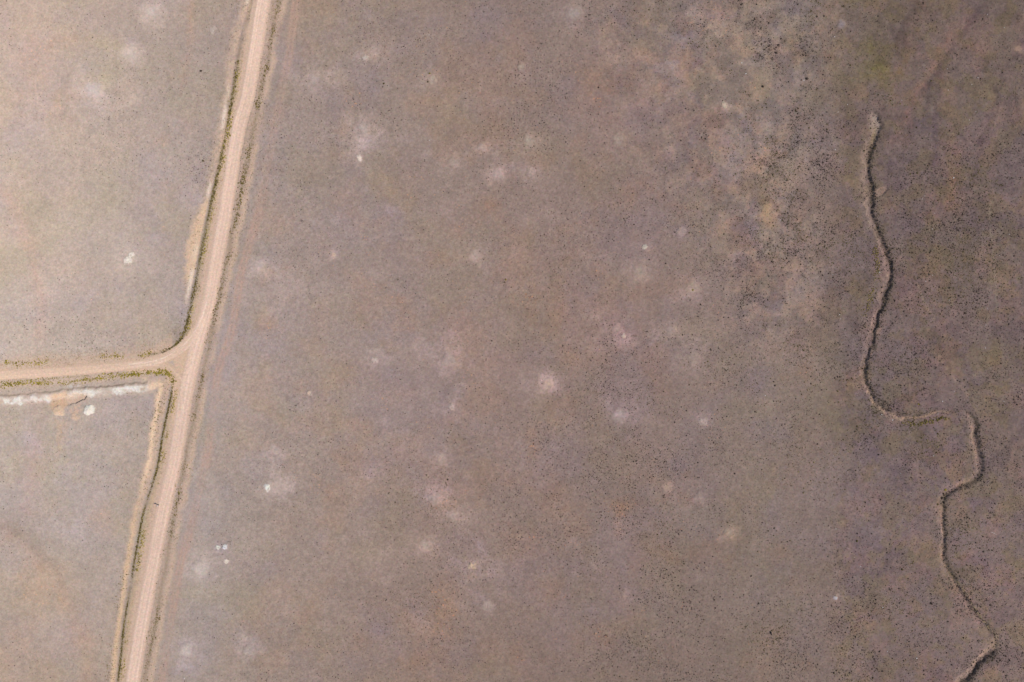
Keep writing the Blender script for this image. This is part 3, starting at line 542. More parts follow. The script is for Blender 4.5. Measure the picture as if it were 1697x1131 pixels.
def soil_material(name, road=False):
    m, nt, o = new_mat(name)
    at = N(nt, "ShaderNodeAttribute", attribute_name="soil"); sp = N(nt, "ShaderNodeAttribute", attribute_name="specks")
    geo = N(nt, "ShaderNodeNewGeometry"); pos = geo.outputs['Position']
    sep = N(nt, "ShaderNodeSeparateColor"); nt.links.new(sp.outputs['Color'], sep.inputs[0])
    c = at.outputs['Color']
    gc = N(nt, 'ShaderNodeTexNoise'); nt.links.new(pos, gc.inputs['Vector']); gc.inputs['Scale'].default_value = 1.1; gc.inputs['Detail'].default_value = 3; gc.inputs['Roughness'].default_value = .7
    gm = N(nt, 'ShaderNodeVectorMath', operation='MULTIPLY_ADD'); nt.links.new(gc.outputs['Color'], gm.inputs[0]); gm.inputs[1].default_value = (.34, .26, .34); gm.inputs[2].default_value = (.83, .87, .83)
    gq = N(nt, 'ShaderNodeVectorMath', operation='MULTIPLY'); nt.links.new(c, gq.inputs[0]); nt.links.new(gm.outputs[0], gq.inputs[1]); c = gq.outputs[0]
    g1 = noise(nt, pos, 1.5, 3, 0.7); g2 = noise(nt, pos, 5.0, 2, 0.6)
    f = math_(nt, 'ADD', math_(nt, 'MULTIPLY_ADD', g1, 0.64, 0.68), math_(nt, 'MULTIPLY_ADD', g2, 0.30, -0.15))
    c = scalecol(nt, c, f)
    if road:
        la = N(nt, "ShaderNodeAttribute", attribute_name="lane")
        mp = N(nt, "ShaderNodeMapping"); mp.inputs['Scale'].default_value = (1.5, 0.004, 0.0)
        nt.links.new(la.outputs['Vector'], mp.inputs['Vector'])
        s1 = noise(nt, mp.outputs[0], 1.0, 1.5, 0.6)
        sx = N(nt, "ShaderNodeSeparateXYZ"); nt.links.new(la.outputs['Vector'], sx.inputs[0])
        amp = math_(nt, 'MULTIPLY', math_(nt, 'SUBTRACT', s1, 0.5), math_(nt, 'MULTIPLY_ADD', sx.outputs[2], 0.34, 0.08))
        c = scalecol(nt, c, math_(nt, 'ADD', amp, 1.0))
    else:
        # dry tufts too small to model, rusty crumbs and pale grit
        vo = N(nt, "ShaderNodeTexVoronoi"); vo.inputs['Scale'].default_value = 1.35; nt.links.new(pos, vo.inputs['Vector'])
        th = math_(nt, 'MULTIPLY', sep.outputs[0], 0.30)
        sc_ = N(nt, "ShaderNodeSeparateColor"); nt.links.new(vo.outputs['Color'], sc_.inputs[0])
        th2 = math_(nt, 'MULTIPLY', th, math_(nt, 'MULTIPLY_ADD', sc_.outputs[0], 1.4, 0.1))
        d = math_(nt, 'SUBTRACT', th2, vo.outputs['Distance'])
        mk = ramp(nt, d, -0.05, 0.12)
        c = mixcol(nt, math_(nt, 'MULTIPLY', mk, 0.55), c, (0.10, 0.078, 0.062))
        vo2 = N(nt, "ShaderNodeTexVoronoi"); vo2.inputs['Scale'].default_value = 1.05; nt.links.new(pos, vo2.inputs['Vector'])
        sc2 = N(nt, "ShaderNodeSeparateColor"); nt.links.new(vo2.outputs['Color'], sc2.inputs[0])
        th3 = math_(nt, 'MULTIPLY', math_(nt, 'MULTIPLY', sep.outputs[1], 0.36), sc2.outputs[1])
        mk2 = ramp(nt, math_(nt, 'SUBTRACT', th3, vo2.outputs['Distance']), -0.05, 0.10)
        c2 = N(nt, "ShaderNodeVectorMath", operation='MULTIPLY'); nt.links.new(c, c2.inputs[0]); c2.inputs[1].default_value = (1.55, 1.18, 0.88)
        c = mixcol(nt, math_(nt, 'MULTIPLY', mk2, 0.85), c, c2.outputs[0])
    bs = N(nt, "ShaderNodeBsdfDiffuse"); bs.inputs['Roughness'].default_value = 1.0
    nt.links.new(c, bs.inputs['Color'])
    bp = N(nt, "ShaderNodeBump"); bp.inputs['Strength'].default_value = 0.35 if not road else 0.15; bp.inputs['Distance'].default_value = 0.12
    nt.links.new(g1, bp.inputs['Height']); nt.links.new(bp.outputs[0], bs.inputs['Normal'])
    nt.links.new(bs.outputs[0], o.inputs[0])
    return m
M_SOIL = soil_material("dry_soil"); M_ROAD = soil_material("graded_dirt", True)

def plant_material(name, rgb, var=0.35, attr=False):
    m, nt, o = new_mat(name)
    geo = N(nt, "ShaderNodeNewGeometry")
    nz_ = noise(nt, geo.outputs['Position'], 3.0, 2)
    if attr:
        a = N(nt, "ShaderNodeAttribute", attribute_name="tint"); c = a.outputs['Color']
    else:
        r = N(nt, "ShaderNodeRGB"); r.outputs[0].default_value = (*rgb, 1); c = r.outputs[0]
        oi = N(nt, "ShaderNodeObjectInfo")
        c = scalecol(nt, c, math_(nt, 'MULTIPLY_ADD', oi.outputs['Random'], 0.6, 0.7))
    c = scalecol(nt, c, math_(nt, 'MULTIPLY_ADD', nz_, 2 * var, 1 - var))
    bs = N(nt, "ShaderNodeBsdfDiffuse"); nt.links.new(c, bs.inputs['Color'])
    nt.links.new(bs.outputs[0], o.inputs[0]); return m
M_SCRUB = plant_material("scrub_leaf", (0.05, 0.04, 0.03), 0.35, True)
M_DARK = plant_material("sagebrush_leaf", (0.082, 0.062, 0.050))
M_OLIVE = plant_material("olive_leaf", (0.125, 0.10, 0.038))
M_YEL = plant_material("yellow_weed_leaf", (0.36, 0.29, 0.055))
M_WEED = plant_material("olive_weed_leaf", (0.23, 0.175, 0.062))
def simple_mat(name, rgb, rough=0.8, var=0.2, scale=6.0):
    m, nt, o = new_mat(name)
    tc = N(nt, "ShaderNodeTexCoord"); nz_ = noise(nt, tc.outputs['Object'], scale, 3)
    r = N(nt, "ShaderNodeRGB"); r.outputs[0].default_value = (*rgb, 1)
    c = scalecol(nt, r.outputs[0], math_(nt, 'MULTIPLY_ADD', nz_, 2 * var, 1 - var))
    bs = N(nt, "ShaderNodeBsdfPrincipled"); nt.links.new(c, bs.inputs['Base Color']); bs.inputs['Roughness'].default_value = rough
    nt.links.new(bs.outputs[0], o.inputs[0]); return m

# ------------------------------------------------------------------ mesh makers
def tag(o, label=None, cat=None, group=None, kind=None):
    for k, v in (('label', label), ('category', cat), ('group', group), ('kind', kind)):
        if v: o[k] = v
    return o
def mesh_arrays(name, V, F, mats, attrs=(), smooth=True, matidx=None):
    """V (n,3), F (m,k) of equal-sided faces; attrs: (name, type, data)"""
    me = bpy.data.meshes.new(name)
    V = np.asarray(V, np.float32); F = np.asarray(F, np.int32)
    m, k = F.shape
    me.vertices.add(len(V)); me.vertices.foreach_set("co", V.ravel())
    me.loops.add(m * k); me.loops.foreach_set("vertex_index", F.ravel())
    me.polygons.add(m); me.polygons.foreach_set("loop_start", np.arange(0, m * k, k, dtype=np.int32))
    me.polygons.foreach_set("loop_total", np.full(m, k, np.int32))
    if smooth: me.polygons.foreach_set("use_smooth", np.ones(m, bool))
    for mt in mats: me.materials.append(mt)
    if matidx is not None: me.polygons.foreach_set("material_index", matidx.astype(np.int32))
    for an, at, data in attrs:
        a = me.attributes.new(an, at, 'POINT')
        if at == 'FLOAT_COLOR':
            d = np.ones((len(V), 4), np.float32); d[:, :3] = data; a.data.foreach_set("color", d.ravel())
        else:
            a.data.foreach_set("vector", np.asarray(data, np.float32).ravel())
    me.update(calc_edges=True); me.validate()
    return me
def link(name, me, parent=None):
    o = bpy.data.objects.new(name, me); COL.objects.link(o)
    if parent: o.parent = parent
    return o

# ground, roads, ditches, banks and gully: one continuous land surface, one object for each
idx = np.arange(NX * NY).reshape(NY, NX)
quads = np.stack([idx[:-1, :-1], idx[:-1, 1:], idx[1:, 1:], idx[1:, :-1]], -1).reshape(-1, 4)
rq = np.maximum.reduce([reg[:-1, :-1], reg[:-1, 1:], reg[1:, 1:], reg[1:, :-1]]).reshape(-1)
rq = reg[:-1, :-1].reshape(-1)
flatV = np.stack([X.ravel(), Y.ravel(), Z.ravel()], 1); flatC = col.reshape(-1, 3); flatS = spk.reshape(-1, 3); flatL = lat.reshape(-1, 3)
LAND = {0: ('dry brown plain of bare soil and sparse scrub', 'plain', 'structure'),
 1: ('wide pale dirt road running the whole height past the junction', 'road', 'structure'),
 2: ('narrower pale dirt road that joins the wide one at the junction', 'road', 'structure'),
 3: ('winding eroded gully with one pale bank and one shaded wall', 'gully', 'structure'),
 4: ('dark weedy ditch between the wide road and pale bank above the junction', 'ditch', 'structure'),
 5: ('dark ditch between the wide road and tan bank below the junction', 'ditch', 'structure'),
 6: ('long lumpy white spoil bank along the narrower dirt road', 'spoil bank', None),
 7: ('shallow tan pit dug into the foot of the white spoil bank', 'pit', 'structure'),
 8: ('faint pinkish two-rut track beside the wide dirt road', 'track', 'structure'),
 9: ('pale sandy bank beside the wide road above the junction', 'bank', None),
 10: ('tan sandy bank beside the wide road below the junction', 'bank', None)}
for r, nm in enumerate(REG):
    q = quads[rq == r]
    if not len(q): continue
    used, inv = np.unique(q.ravel(), return_inverse=True)
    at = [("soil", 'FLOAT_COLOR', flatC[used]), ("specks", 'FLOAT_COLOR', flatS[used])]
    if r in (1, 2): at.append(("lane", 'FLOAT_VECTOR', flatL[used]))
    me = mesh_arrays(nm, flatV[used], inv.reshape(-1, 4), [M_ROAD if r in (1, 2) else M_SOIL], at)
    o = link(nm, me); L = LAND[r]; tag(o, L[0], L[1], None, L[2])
del quads, flatV, flatC, flatS, flatL, lat

# ------------------------------------------------------------------ burrow mounds and spoil piles: low heaps laid on the plain
def mound(name, px, py, R, h, tone, blot, crater, label, cat, group=None, nr=14, na=40, peak=False, seed=0):
    x0, y0 = P(px, py); Rm = R * S
    t = np.linspace(0, 1, nr + 1)[1:]; a = np.linspace(0, 2 * np.pi, na, endpoint=False)
    T, A = np.meshgrid(t, a, indexing='ij')
    wob = 1 + 0.9 * (fbm(np.cos(A) * 1.3 + 11 * seed, np.sin(A) * 1.3 + 5 * seed, 1.0, 61, 3) - 0.5)
    xs = np.concatenate([[x0], (x0 + T * Rm * wob * np.cos(A)).ravel()]); ys = np.concatenate([[y0], (y0 + T * Rm * wob * np.sin(A)).ravel()])
    tt = np.concatenate([[0], T.ravel()])
    nn = fbm(xs, ys, max(0.5, Rm * 0.45), 62 + seed % 5, 3, 0.65) - 0.5
    if peak: pr = np.clip(1 - tt, 0, 1) ** 0.85 * (1 + 0.5 * nn)
    else: pr = np.clip((1 - tt ** 2) * (1 + 1.1 * nn), 0.06, 2) - crater * np.exp(-(tt / 0.26) ** 2)
    zs = bil(Z, xs, ys) + 0.025 * (1 - tt ** 6) + h * pr * (1 - sst(0.75, 1, tt)) - 0.07 * sst(0.86, 1.0, tt)
    base = bil(col, xs, ys); tgt = alb(*tone, (px, py))
    n3 = fbm(xs, ys, 0.9, 66, 3, 0.75) - 0.5
    m = (1 - sst(0.05 if R > 6 * 1.35 else 0.42, 0.98, tt + nn * blot * 1.6 + n3 * 0.7)) * np.clip(0.80 + 1.3 * nn * blot + n3 * 1.2, 0.0, 1) * (1.0 if min(tone) > 185 else 0.72)
    if peak: m = (1 - sst(0.72, 1.0, tt + 0.5 * n3)) * np.clip(0.95 + 0.5 * n3, 0, 1)
    c = base * (1 - m[:, None]) + tgt * m[:, None]
    s = bil(spk, xs, ys) * (1 - m[:, None])
    ring = 1 + np.arange(nr * na).reshape(nr, na)
    F4 = np.stack([ring[:-1], ring[1:], np.roll(ring[1:], -1, 1), np.roll(ring[:-1], -1, 1)], -1).reshape(-1, 4)
    F3 = np.stack([np.zeros(na, int), ring[0], np.roll(ring[0], -1)], -1)
    F = np.vstack([np.stack([F4[:, 0], F4[:, 1], F4[:, 2]], 1), np.stack([F4[:, 0], F4[:, 2], F4[:, 3]], 1), F3])
    V = np.stack([xs - x0, ys - y0, zs], 1)
    me = mesh_arrays(name, V, F, [M_SOIL], [("soil", 'FLOAT_COLOR', np.clip(c, .01, .86)), ("specks", 'FLOAT_COLOR', s)])
    o = link(name, me); o.location = (x0, y0, 0)
    return tag(o, label, cat, group)

mound('spoil_pile', 98, 682, 11, 1.0, (214, 184, 160), .5, 0, 'tan rounded spoil pile below the dug pit', 'spoil pile', 'spoil piles by the pit', 16, 44, True, 1)
mound('spoil_pile', 148.5, 678.5, 11, 1.1, (228, 217, 206), .35, 0, 'cream white rounded spoil pile beside the dug pit', 'spoil pile', 'spoil piles by the pit', 16, 44, True, 2)
mound('rubble_heap', 124, 690, 8, 0.35, (210, 178, 156), 1.3, 0, 'low heap of tan broken clods between the two spoil piles', 'rubble heap', None, 14, 44, False, 3)
G1 = 'pale burrow mounds scattered on the plain'
Wt = (240, 224, 212)
MOUNDS = [
 (212,432,6,.35,Wt,1.0,'bright white split burrow mound in the pale field above the narrower road'),
 (218,424,5,.30,Wt,1.0,'small white heap touching the split burrow mound in the pale field'),
 (219,92,11,.3,(208,192,182),.7,'round pale mound beside an olive patch in the field beside the upper wide road'),
 (252,20,12,.3,(206,192,184),.8,'round pale mound among dark shrubs at the top edge above the olive patch'),
 (155,150,13,.3,(206,190,186),.9,'broad pale lilac mound below the olive patch in the pale field'),
 (353,50,6,.25,(206,190,180),1.0,'small pale mound close to the wide road bank near the top edge'),
 (596,262,5,.3,(224,206,196),.9,'small bright white mound on lilac ground below a grey one'),
 (606,96,5,.25,(206,190,182),1.0,'small pale mound on lilac ground beside the loose ring of olive shrubs'),
 (604,212,9,.3,(190,174,168),.9,'grey white mound at the head of the lilac patch right above the small bright one'),
 (716,132,7,.25,(196,180,164),1.0,'pale mound with yellow-green shrubs growing round it near the top of the plain'),
 (524,133,12,.3,(184,167,160),.8,'wide dull pale mound a little east of the two-rut track near the top'),
 (799,244,7,.25,(184,166,160),.9,'pinkish pale mound in the upper middle of the plain'),
 (752,270,9,.3,(180,158,148),.8,'dull pale mound between the pinkish one and the small bright white one'),
 (825,290,8,.3,(182,164,158),.9,'pale mound just below the pinkish mound'),
 (880,285,7,.3,(188,164,154),.9,'pale mound with a pink centre on the long lilac patch'),
 (876,232,9,.3,(178,162,150),.9,'pale mound ringed with dark shrubs above the long lilac patch'),
 (864,112,7,.3,(180,164,150),1.1,'patchy pale mound with dark shrubs, above the wide orange patch'),
 (953,22,12,.3,(174,160,156),.8,'broad pale mound touching the lilac patch at the top edge'),
 (787,425,10,.3,(190,168,158),.8,'oval pale mound with a rosy edge in the middle of the plain'),
 (429,441,8,.3,(190,174,166),1.0,'pale curled mound just outside the two-rut track'),
 (553,423,3.5,.2,(214,182,160),1.0,'tiny bright mound by an orange stain west of the plain middle'),
 (745,596,12,.35,(184,166,158),.9,'broad pale mound on lilac soil, the largest in the middle of the plain'),
 (621,597,5,.25,(206,190,180),1.1,'small star-shaped white mound west of the largest pale mound'),
 (749,674,5,.25,(200,178,168),1.0,'small bright mound below the largest pale mound'),
 (732,760,9,.3,(178,158,148),.9,'dull pale mound two below the largest pale mound'),
 (513,652,4,.3,(226,196,176),.8,'small cream mound with a reddish edge alone on orange soil'),
 (456,744,8,.25,(188,170,164),1.0,'faint pale mound above the bright white mound with a grey apron'),
 (444,808,5.5,.35,(240,224,212),.5,'bright white mound at the edge of a wide grey-pink apron'),
 (457,803,13,.3,(194,172,164),.9,'wide grey-pink apron mound touching a bright white mound'),
 (722,826,10,.3,(176,160,154),.9,'dull lilac-grey mound, upper of a pair by a red-brown stain'),
 (750,853,9,.3,(180,160,152),1.0,'pale rosy mound, lower of a pair by a red-brown stain'),
 (706,903,9,.3,(178,162,150),1.0,'dull cream mound with a bright fleck, west of the bright speckled one'),
 (783,937,6,.3,(208,182,152),1.1,'bright cream speckled mound on lilac soil in the lower middle'),
 (810,1003,9,.3,(188,168,158),1.0,'pale streaky mound below the bright cream speckled one'),
 (361,907,4,.3,(236,222,208),.6,'round cream white mound, first of two side by side near the track'),
 (373,907,4.5,.3,(244,232,220),.6,'brightest cream white mound, second of two side by side near the track'),
 (375.5,930,4,.3,(226,210,196),.7,'small cream white mound below two side by side near the track'),
 (331,944,11,.35,(206,192,182),1.2,'pale ring-shaped mound with a grey middle beside the two-rut track'),
 (309,1076,10,.3,(204,188,178),1.0,'pale streaked mound with shrubs round it close to the lower two-rut track'),
 (412,1076,8,.3,(186,170,164),.9,'faint pale mound by a lilac patch at the lower edge'),
 (1025,232,11,.3,(168,150,140),.9,'dull pale mound with dark shrubs in the upper plain, below the wide orange patch'),
 (1027,688,11,.3,(176,160,156),1.0,'pale lilac mound amid dark shrubs below the bright tan one'),
 (909,636,9,.3,(200,176,154),1.2,'bright tan speckled mound in the centre of the plain'),
 (1023,546,7,.3,(176,156,146),1.2,'rosy mound with dark shrubs and a bright lower tip'),
 (1033,557,3.5,.25,(214,188,172),.8,'bright tip of a rosy mound, a small heap below it'),
 (1068,410,4,.25,(220,196,180),.8,'small bright white mound with an orange tail'),
 (1059,450,10,.3,(164,150,138),.9,'dull pale mound below the small bright one with an orange tail'),
 (1128,384,7,.25,(172,150,140),1.0,'pale mound on lilac soil at the edge of the shrubby belt'),
 (1148,478,11,.3,(176,158,142),1.2,'pale mound topped by a yellow-green bush'),
 (1113,546,8,.25,(160,142,136),1.1,'faint pale mound with black shrubs below the mound with a bush'),
 (1150,595,10,.3,(158,140,130),.9,'faint broad pale mound in the shrubby plain, two below the mound with a bush'),
 (1165,699,6,.25,(176,158,152),.9,'small pale mound on lilac soil in the lower shrubby plain'),
 (1160,826,10,.3,(162,142,136),1.1,'pinkish mound east of the bright rosy scar'),
 (1105,808,9,.3,(184,158,142),1.3,'bright rosy scar-like mound of broken soil'),
 (1207,884,8,.3,(170,152,138),1.2,'cream speckled mound ringed by dark shrubs near the lilac edge'),
 (1385,991,3.5,.25,(214,196,182),.7,'small bright white mound with red soil below it, far down the plain'),
 (1200,174,4.5,.25,(216,184,162),1.0,'small bright white mound in the shrubby belt at the top'),
 (1395,41,7,.25,(150,136,142),.8,'round lilac mound at the top edge beside rosy ground'),
 (1688,81,8,.2,(150,124,108),1.2,'bare tan mound at the frame edge high up beyond the gully'),
]
for i, (a, b, R, h, tone, blot, lab) in enumerate(MOUNDS):
    mound('burrow_mound', a, b, R * 1.35, h, tone, blot, 0.5 if R > 5 else 0.25, lab, 'mound', G1, 12, 36, False, 4 + i)

# ------------------------------------------------------------------ shrubs and weeds
def clump(seed, leaves, core=True, tall=0.8, leaf=0.42):
    """a rounded bush of unit radius: a few twigs' worth of leaf blades round a ragged heart"""
    r = np.random.default_rng(seed); V = []; F = []
    if core:
        k = 6; base = 0
        ph = r.random() * 6.28
        V.append((0.1 * r.normal(), 0.1 * r.normal(), tall * 0.72))
        for i in range(k):
            a = ph + i * 2 * math.pi / k + r.normal() * 0.2; q = 0.55 + 0.3 * r.random()
            V.append((q * math.cos(a), q * math.sin(a), tall * (0.25 + 0.25 * r.random())))
        for i in range(k):
            a = ph + i * 2 * math.pi / k; q = 0.5 + 0.2 * r.random()
            V.append((q * math.cos(a), q * math.sin(a), -0.1))
        for i in range(k):
            j = (i + 1) % k
            F += [(0, 1 + i, 1 + j), (1 + i, 1 + k + i, 1 + k + j), (1 + i, 1 + k + j, 1 + j)]
    for i in range(leaves):
        a = r.random() * 2 * math.pi; e = math.asin(r.random() ** 0.8) if i else 1.4
        q = 0.55 + 0.45 * r.random()
        c = np.array((q * math.cos(a) * math.cos(e), q * math.sin(a) * math.cos(e), tall * q * math.sin(e) + 0.08))
        d1 = r.normal(size=3); d1 /= np.linalg.norm(d1); d1[2] *= 0.6
        d2 = np.cross(d1, r.normal(size=3)); d2 /= (np.linalg.norm(d2) + 1e-6)
        s1 = leaf * (0.6 + 0.7 * r.random()); s2 = s1 * 0.55
        n0 = len(V)
        V += [tuple(c - d1 * s1 * .5), tuple(c + d2 * s2 * .5), tuple(c + d1 * s1 * .6)]
        F.append((n0, n0 + 1, n0 + 2))
        if leaves > 20:
            V.append(tuple(c - d2 * s2 * .5)); F.append((n0, n0 + 2, n0 + 3))
    V = np.array(V); V[:, 2] = np.maximum(V[:, 2], -0.1)
    return V, np.array(F)
SMALL = [clump(200 + i, 9, True, 0.75, 0.6) for i in range(10)]

# density of scrub in plants per photo pixel squared
def dens(px, py):
    x, y = (px - W_PX / 2) * S, (H_PX / 2 - py) * S
    b = np.interp(px, [-100, 300, 360, 700, 900, 1150, 1370, 1440, 1800], [.0065, .0068, .0115, .0150, .0230, .0250, .0260, .0300, .0300])
    cl = np.clip(1.0 + 5.4 * (fbm(x, y, 11, 71, 5, 0.65) - 0.5), 0.12, 3) * np.clip(1.1 + 3.5 * (fbm(x, y, 45, 72, 2) - 0.5), 0.3, 2)
    d = b * cl
    bm_, bn_ = belt_at(px, py, fbm(x, y, 5.5, 23, 5, 0.66))
    d = d * (1 + bm_ * (2.0 * (1 - sst(0.40, 0.54, bn_)) - 0.75 * sst(0.48, 0.60, bn_)))
    for (a, c, rx, ry, v) in DBLOB:
        r2 = ((px - a) / rx) ** 2 + ((py - c) / ry) ** 2
        d = d + v * 1e-3 * (1.8 if a > 1380 else 0.8) * np.exp(-r2 * 1.1) * np.clip(cl, .4, 1.6)
    for (a, c, rx, ry, v) in DBARE:
        r2 = ((px - a) / rx) ** 2 + ((py - c) / ry) ** 2
        d = d * (1 - v * np.exp(-r2 ** 2))
    return d
DBLOB = [(240,60,40,50,5),(285,20,24,20,9),(205,120,26,34,5),(258,62,16,22,6),(190,160,20,16,8),(250,180,28,26,7),(330,150,40,50,6),(325,290,24,18,40),(322,262,20,22,18),(300,470,40,30,6),(290,525,40,30,9),(268,385,30,20,5),(40,530,14,20,9),
 (640,200,20,34,11),(620,88,26,12,10),(600,108,30,12,7),(628,170,30,10,8),(714,118,14,18,14),(735,118,10,12,10),(870,110,26,34,8),(880,90,20,16,8),(640,40,50,40,4),(780,200,40,40,6),(760,205,24,16,9),
 (1128,128,22,24,24),(1140,75,20,14,14),(1185,30,40,22,14),(1150,15,40,12,10),(1262,82,34,18,26),(1275,105,20,14,18),(1120,180,46,30,12),(1180,215,40,20,20),(1215,245,44,16,24),(1250,262,30,18,26),(1262,130,12,16,26),(1225,100,24,10,14),
 (1260,300,30,20,20),(1330,270,36,40,18),(1335,60,20,26,24),(1345,50,16,40,14),(1332,185,20,9,50),(1354,218,9,18,60),(1300,110,18,12,12),(1340,115,18,14,16),(1290,320,30,20,26),(1245,318,24,16,24),(1200,330,34,16,14),(1265,415,34,26,16),(1250,445,26,18,14),
 (1150,490,40,25,12),(1120,450,22,12,16),(1010,300,50,30,14),(1060,320,30,24,10),(855,340,28,50,14),(820,440,30,40,11),(770,600,26,30,9),(780,680,16,26,15),(745,505,60,30,5),(720,425,24,20,6),(700,350,60,30,3),(600,380,100,60,1.2),(590,400,20,16,5),(480,390,40,40,4),(455,440,24,30,7),
 (1010,620,40,40,10),(1040,560,30,20,8),(1070,720,30,26,12),(1050,800,50,30,7),(950,700,40,24,7),(1160,760,60,30,6),(1130,850,60,30,7),(1060,880,24,30,12),(1110,870,20,30,12),(1060,990,20,10,18),(1050,1020,24,16,10),(1130,1020,30,20,8),(830,900,26,30,11),(815,960,20,30,7),(757,795,16,12,10),(690,850,20,12,5),(480,755,12,14,14),(376,935,12,18,14),(300,1060,26,24,10),
 (1330,505,50,50,16),(1300,480,20,30,14),(1400,430,40,80,14),(1420,345,26,36,14),(1460,560,20,40,14),(1510,610,55,60,22),(1480,655,34,26,30),(1545,640,40,40,14),(1540,400,50,70,14),(1580,340,40,60,12),(1620,470,60,60,9),(1500,760,80,44,20),(1600,740,30,40,14),(1645,640,40,50,14),(1560,760,50,40,8),(1480,920,80,50,9),(1400,890,26,34,14),(1410,830,40,24,16),(1640,870,36,22,22),(1490,945,24,8,34),(1420,965,20,10,18),(1430,1030,36,24,14),(1390,1030,12,16,16),(1530,1050,40,24,12),(1430,1110,30,20,10),(1630,960,30,30,12),(1340,630,30,26,12),(1330,700,20,20,8),(1300,640,20,20,8),
 (1600,180,16,12,20),(1640,110,40,30,16),(1650,75,20,12,20),(1625,200,18,30,24),(1590,265,20,20,14),(1505,185,24,14,18),(1490,205,16,10,18),(1680,200,20,60,12),(1625,690,14,24,14),(1690,670,14,14,34),(1520,705,40,7,50),(1470,672,24,10,40),(1450,650,9,16,46),(1432,560,10,40,30),(1450,470,12,40,22),(1580,815,30,10,44),(1630,790,12,30,34),(1572,835,12,10,44),(1582,880,14,36,34),(1554,900,7,50,22),(1610,1010,22,40,22),(1585,975,14,20,20),(1650,1075,30,24,26),(1635,1090,20,14,34),(1612,1110,16,22,40),(1460,380,10,20,30),(1466,320,10,10,30),(1452,240,8,24,26)]
DBARE = [(1370,120,30,36,.8),(1200,85,36,24,.6),(1390,690,40,60,.55),(1290,945,26,24,.9),(1345,720,26,70,.5),(880,180,60,30,.2),(985,130,34,30,.75),(600,620,110,90,.7),(520,560,80,60,.6),(560,900,130,120,.65),(1440,90,60,70,.5),(150,400,120,110,.7),(60,150,80,120,.6),(1525,110,40,80,.7),(1560,170,40,60,.5),(120,950,100,120,.5),(950,500,70,60,.4),(910,1050,60,60,.5),(1180,1080,80,60,.5),(1240,960,50,40,.4),(1525,668,20,14,.6)]
N_TRY = 900000
tx = rng.random(N_TRY) * (W_PX + 160) - 80; ty = rng.random(N_TRY) * (H_PX + 140) - 70
pr = 1.5 * dens(tx, ty) * (W_PX + 160) * (H_PX + 140) / N_TRY
keep = rng.random(N_TRY) < pr
tx, ty = tx[keep], ty[keep]
wxp = (tx - W_PX / 2) * S; wyp = (H_PX / 2 - ty) * S
busy = bil(np.maximum.reduce([roadm, np.clip(bank_n, 0, 1) * .3, np.clip(bank_s, 0, 1) * .3, wb, pit]), wxp, wyp)
ok = rng.random(len(tx)) > busy * 1.2
for (a, b, R, *_r) in MOUNDS: ok &= np.hypot(tx - a, ty - b) > R * 0.62
for (a, b) in ((98, 682), (148, 678)): ok &= np.hypot(tx - a, ty - b) > 12
tx, ty, wxp, wyp = tx[ok], ty[ok], wxp[ok], wyp[ok]
size_mean = np.interp(tx, [0, 330, 800, 1150, 1300, 1700], [0.72, 0.74, 0.76, 0.86, 0.90, 0.90])
rad = size_mean * np.exp(rng.normal(-0.36, 0.42, len(tx))) * S
rad = np.clip(rad, 0.08, np.interp(tx, [0, 900, 1180], [.26, .27, .40]))
# named bushes of the photo, each placed by hand: px, py, radius in px, leaf (0 dark, 1 olive, 2 yellow), label
HAND = [
 (1148,481,3.0,2,'yellow-green bush, the larger on the pale mound among dark shrubs'),(1147,486,2.0,2,'smaller yellow-green bush at the foot of the pale mound bush'),
 (838,464,2.2,2,'lone yellow-green bush on open brown soil mid plain'),(836.5,468,1.6,1,'small olive bush touching the lone yellow-green bush mid plain'),
 (712,122,2.4,2,'upper yellow-green bush on the pale mound near the top of the plain'),(717,131,1.8,1,'olive bush on the east side of the pale mound near the top of the plain'),(709,136,1.8,1,'olive bush on the lower side of the pale mound near the top of the plain'),
 (992,145,2.0,0,'single black bush in the middle of the wide orange patch'),(1264,144,3.0,0,'large black-green bush at the shrubby belt edge below the rosy scar'),
 (337,267,2.4,1,'olive bush on cream soil beside the dense grey thicket by the upper bank'),(636,139,2.0,1,'olive bush by the lilac patch in the upper plain'),
 (1290,75,2.8,0,'black bush with a hooked outline under the rosy scar in the shrubby belt'),(1286,88,3.0,0,'wide black bush below the hooked one in the shrubby belt'),(1337,131,3.2,0,'big dark bush with a pale stone beside it near rosy ground'),
 (1161,505,2.0,0,'dark bush just below the pale mound with a yellow-green bush'),(1562,826,3.2,0,'large black bush in the gully where it turns down again'),(1567,812,3.0,2,'yellow-green bush on the gully lip above the large black bush'),
 (1564,819,2.6,0,'black bush between the yellow-green bush and the large black one in the gully'),(1554,836,2.4,1,'olive bush on the outer side of the gully turn'),(1457,450,2.0,2,'yellow-green bush next to a white stone at the gully bulge'),
 (815,565,1.8,0,'lone black bush in the very middle of the plain'),(1522,670,2.2,2,'yellow-green tuft inside the great gully bend'),(1524,671,1.5,1,'olive tuft touching the yellow-green one inside the great gully bend'),
 (742,795,2.0,0,'largest dark bush by the red-brown stain in the lower plain'),(1495,944,2.4,1,'olive bush at the end of a shrub row on lilac ground'),(1420,897,2.4,1,'brown-olive bush on lilac ground west of the gully'),
 (1508,220,1.6,0,'lone black bush between the gully head and rosy streak'),(1516,180,1.6,1,'olive bush on the rosy streak above the gully head'),(1492,172,1.5,2,'yellow-green bush on the rosy streak beside the gully head'),
 (333,118,2.6,0,'large dark bush beside the narrow pale track edge by upper road'),
]
LM = [M_DARK, M_OLIVE, M_YEL, M_WEED]
BIG = [[None] * 6 for _ in range(4)]
